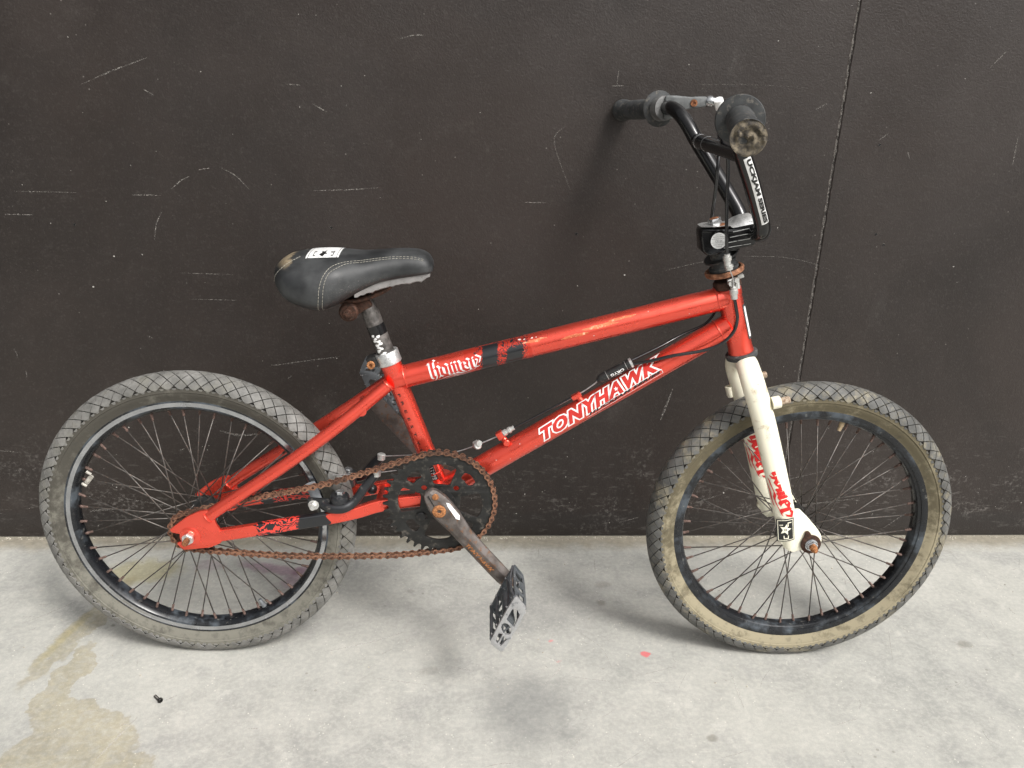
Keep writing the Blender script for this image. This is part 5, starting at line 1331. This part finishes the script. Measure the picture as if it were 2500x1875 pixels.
def cab(pts, r, mt, nm='cable', k=10): bm = bmesh.new(); tube(bm, catmull(pts, k), r, 10); return link(nm, bm, mt, cables)
cab([(.2200, -.026, .345), (.2878, -.0300, .3520), (.3400, -.020, .3560), (.3750, -.006, .3640), (.4030, 0, .3750)], .0008, M['wire'], 'straddle_wire')
cab([(.2878, .0300, .3520), (.3400, .020, .3600), (.4030, 0, .3760)], .0008, M['wire'], 'straddle_wire')
cab([(.4000, -.0015, .3735), (.4200, -.001, .3790), (.4430, -.002, .3890)], .0009, M['wire'], 'straddle_wire')
bm = bmesh.new(); c = V((.4420, -.003, .3885)); hexnut(bm, c+V((0, .006, 0)), (0, -1, 0), .0072, .006); lathe(bm, c, (.3, -.8, .3), [(0, .0062), (.006, .0062), (.007, .005)], 14); hexnut(bm, c+V((.003, -.004, .006)), (.2, -1, .2), .0052, .005); link('cable_anchor', bm, M['white_metal'], cables)
ng = V((-d.z, 0, d.x)) if False else V((-(DT1-DT0).normalized().z, 0, (DT1-DT0).normalized().x)); dtd = (DT1-DT0).normalized()
cab([(.4430, -.003, .3890), (.4790, -.004, .4075), (.5300, -.004, .4370), (.5940, -.004, .4750), (.6200, -.004, .4940), (.6262, -.004, .5015)], .0011, M['wire'], 'inner_wire')
cab([(.4900, -.004, .4140), (.5300, -.004, .4372), (.5860, -.004, .4712)], .0016, M['cable'], 'cable')
bm = bmesh.new(); lathe(bm, (.4835, -.004, .4098), dtd, [(0, .0052), (.005, .0052), (.0055, .0042), (.009, .0042), (.0095, .0052), (.013, .0050), (.0135, .0038), (.019, .0036)], 16); link('adjuster', bm, M['white_metal'], cables)
s0 = V((.6262, -.0045, .5015)); s1 = V((.6722, -.0045, .5285)); sdv = (s1-s0).normalized()
bm = bmesh.new(); lathe(bm, s0, sdv, [(-.003, .0026), (0, .0030), (.0008, .0052), (.0045, .0068), (.012, .0074), (.048, .0074), (.0485, .0080), (.0535, .0080), (.0540, .0060)], 26); link('cable_splitter', bm, M['satin'], cables)
ws = Wrap(s0, s1, .0074)
link('splitter_band', wrap_polys([[(.0470, -.0115), (.0475, -.0115), (.0475, .0115), (.0470, .0115)], [(.0145, -.0115), (.0152, -.0115), (.0152, .0115), (.0145, .0115)]], ws, .0004), M['alu'], cables, smooth=False)
t = text_fit('ORYG', .022, .0042, offset=.02); link('splitter_lettering', wrap_bm(t, lambda x, y: (.0420-x, .0012-y+.0), ws, .0005), M['white'], cables, smooth=False)
t = text_fit('DBY', .011, .0018); link('splitter_lettering', wrap_bm(t, lambda x, y: (.0360-x, -.0042-y+.0), ws, .0005), M['white'], cables, smooth=False)
bm = bmesh.new(); lathe(bm, s1+sdv*.0005, sdv, [(0, .0078), (.0035, .0078), (.0040, .006)], 20); link('splitter_cap', bm, M['alu'], cables)
# near cable: rotor ferrule -> round the head tube -> splitter
cab([(.8125, -.030, .6400), (.8165, -.031, .6260), (.8205, -.031, .6080), (.8165, -.031, .5880), (.8010, -.030, .5700), (.7750, -.027, .5580), (.7350, -.024, .5490), (.7030, -.016, .5375), (.6780, -.008, .5290)], .0026, M['cable'])
cab([(.8030, .024, .6360), (.8050, .027, .6100), (.7900, .026, .5850), (.7550, .022, .5680), (.7200, .010, .5520), (.6760, -.001, .5325)], .0022, M['cable'])
# upper cables behind and beside the stem
cab([(.7360, -.125, .9060), (.7500, -.090, .8880), (.7640, -.045, .8620), (.7790, -.036, .8350), (.7850, -.036, .7700), (.7895, -.038, .7250), (.7930, -.036, .7020)], .0026, M['cable'])
cab([(.8080, .184, .9046), (.8000, .120, .8960), (.7850, .050, .8750), (.7780, .010, .8350), (.7790, .010, .7850), (.7815, .022, .7400), (.7900, .026, .7050)], .0026, M['cable'])
cab([(.8080, .184, .9046), (.8120, .120, .9020), (.7860, -.030, .9080), (.7450, -.115, .9100)], .0022, M['cable'])
def ferr(c, dirn, L_, r, nm='ferrule'):
    bm = bmesh.new(); lathe(bm, c, dirn, [(0, r*.7), (L_*.18, r*.7), (L_*.2, r), (L_*.55, r), (L_*.6, r*.82), (L_, r*.82)], 14); link(nm, bm, M['white_metal'], cables)
ferr(V((.7925, -.037, .7050)), (.16, .02, -1), .0165, .0062); ferr(V((.7965, -.036, .6905)), (.3, .02, -1), .0080, .0066)
ferr(V((.8095, -.0305, .6555)), (.18, 0, -1), .0170, .0062)
cab([(.7985, -.036, .6840), (.8040, -.034, .6740), (.8075, -.032, .6660), (.8090, -.031, .6540)], .0009, M['wire'], 'inner_wire')
bm = bmesh.new(); a_ = V((.7330, -.1290, .9130)); b_ = V((.7420, -.1200, .8960)); tube(bm, [a_, a_.lerp(b_, .6), a_.lerp(b_, .62), b_], [.0058, .0062, .0050, .0048], 16); link('ferrule', bm, M['white'], cables)

# ============================================================ loose screw on the floor
M['screw'] = simple('dark_screw_steel', (.06, .055, .05), .4, .6, .3, 300)
M['screw_head'] = simple('blackened_screw_head', (.015, .014, .013), .35, .4, .3, 300)
scr = empty('machine_screw', loc=(-.4735, 1.0735, 0)); scr['label'] = 'small dark machine screw lying on the concrete beside the tan stain'; scr['category'] = 'screw'
scr.rotation_euler = (0, rad(3), rad(-42))
bm = bmesh.new(); pr = [(0, .0010)]
for i in range(22): pr.append((.0006+i*.00062, .0019 if i % 2 else .00235))
pr.append((.0146, .0020)); lathe(bm, (-.0105, 0, .0027), (1, 0, 0), pr, 14); link('shaft', bm, M['screw'], scr)
bm = bmesh.new(); lathe(bm, (.0038, 0, .0040), (1, 0, 0), [(0, .0036), (.0004, .0041), (.0032, .0041), (.0038, .0035), (.0038, .0019), (.0018, .0017), (.0018, 0)], 18); link('head', bm, M['screw_head'], scr)
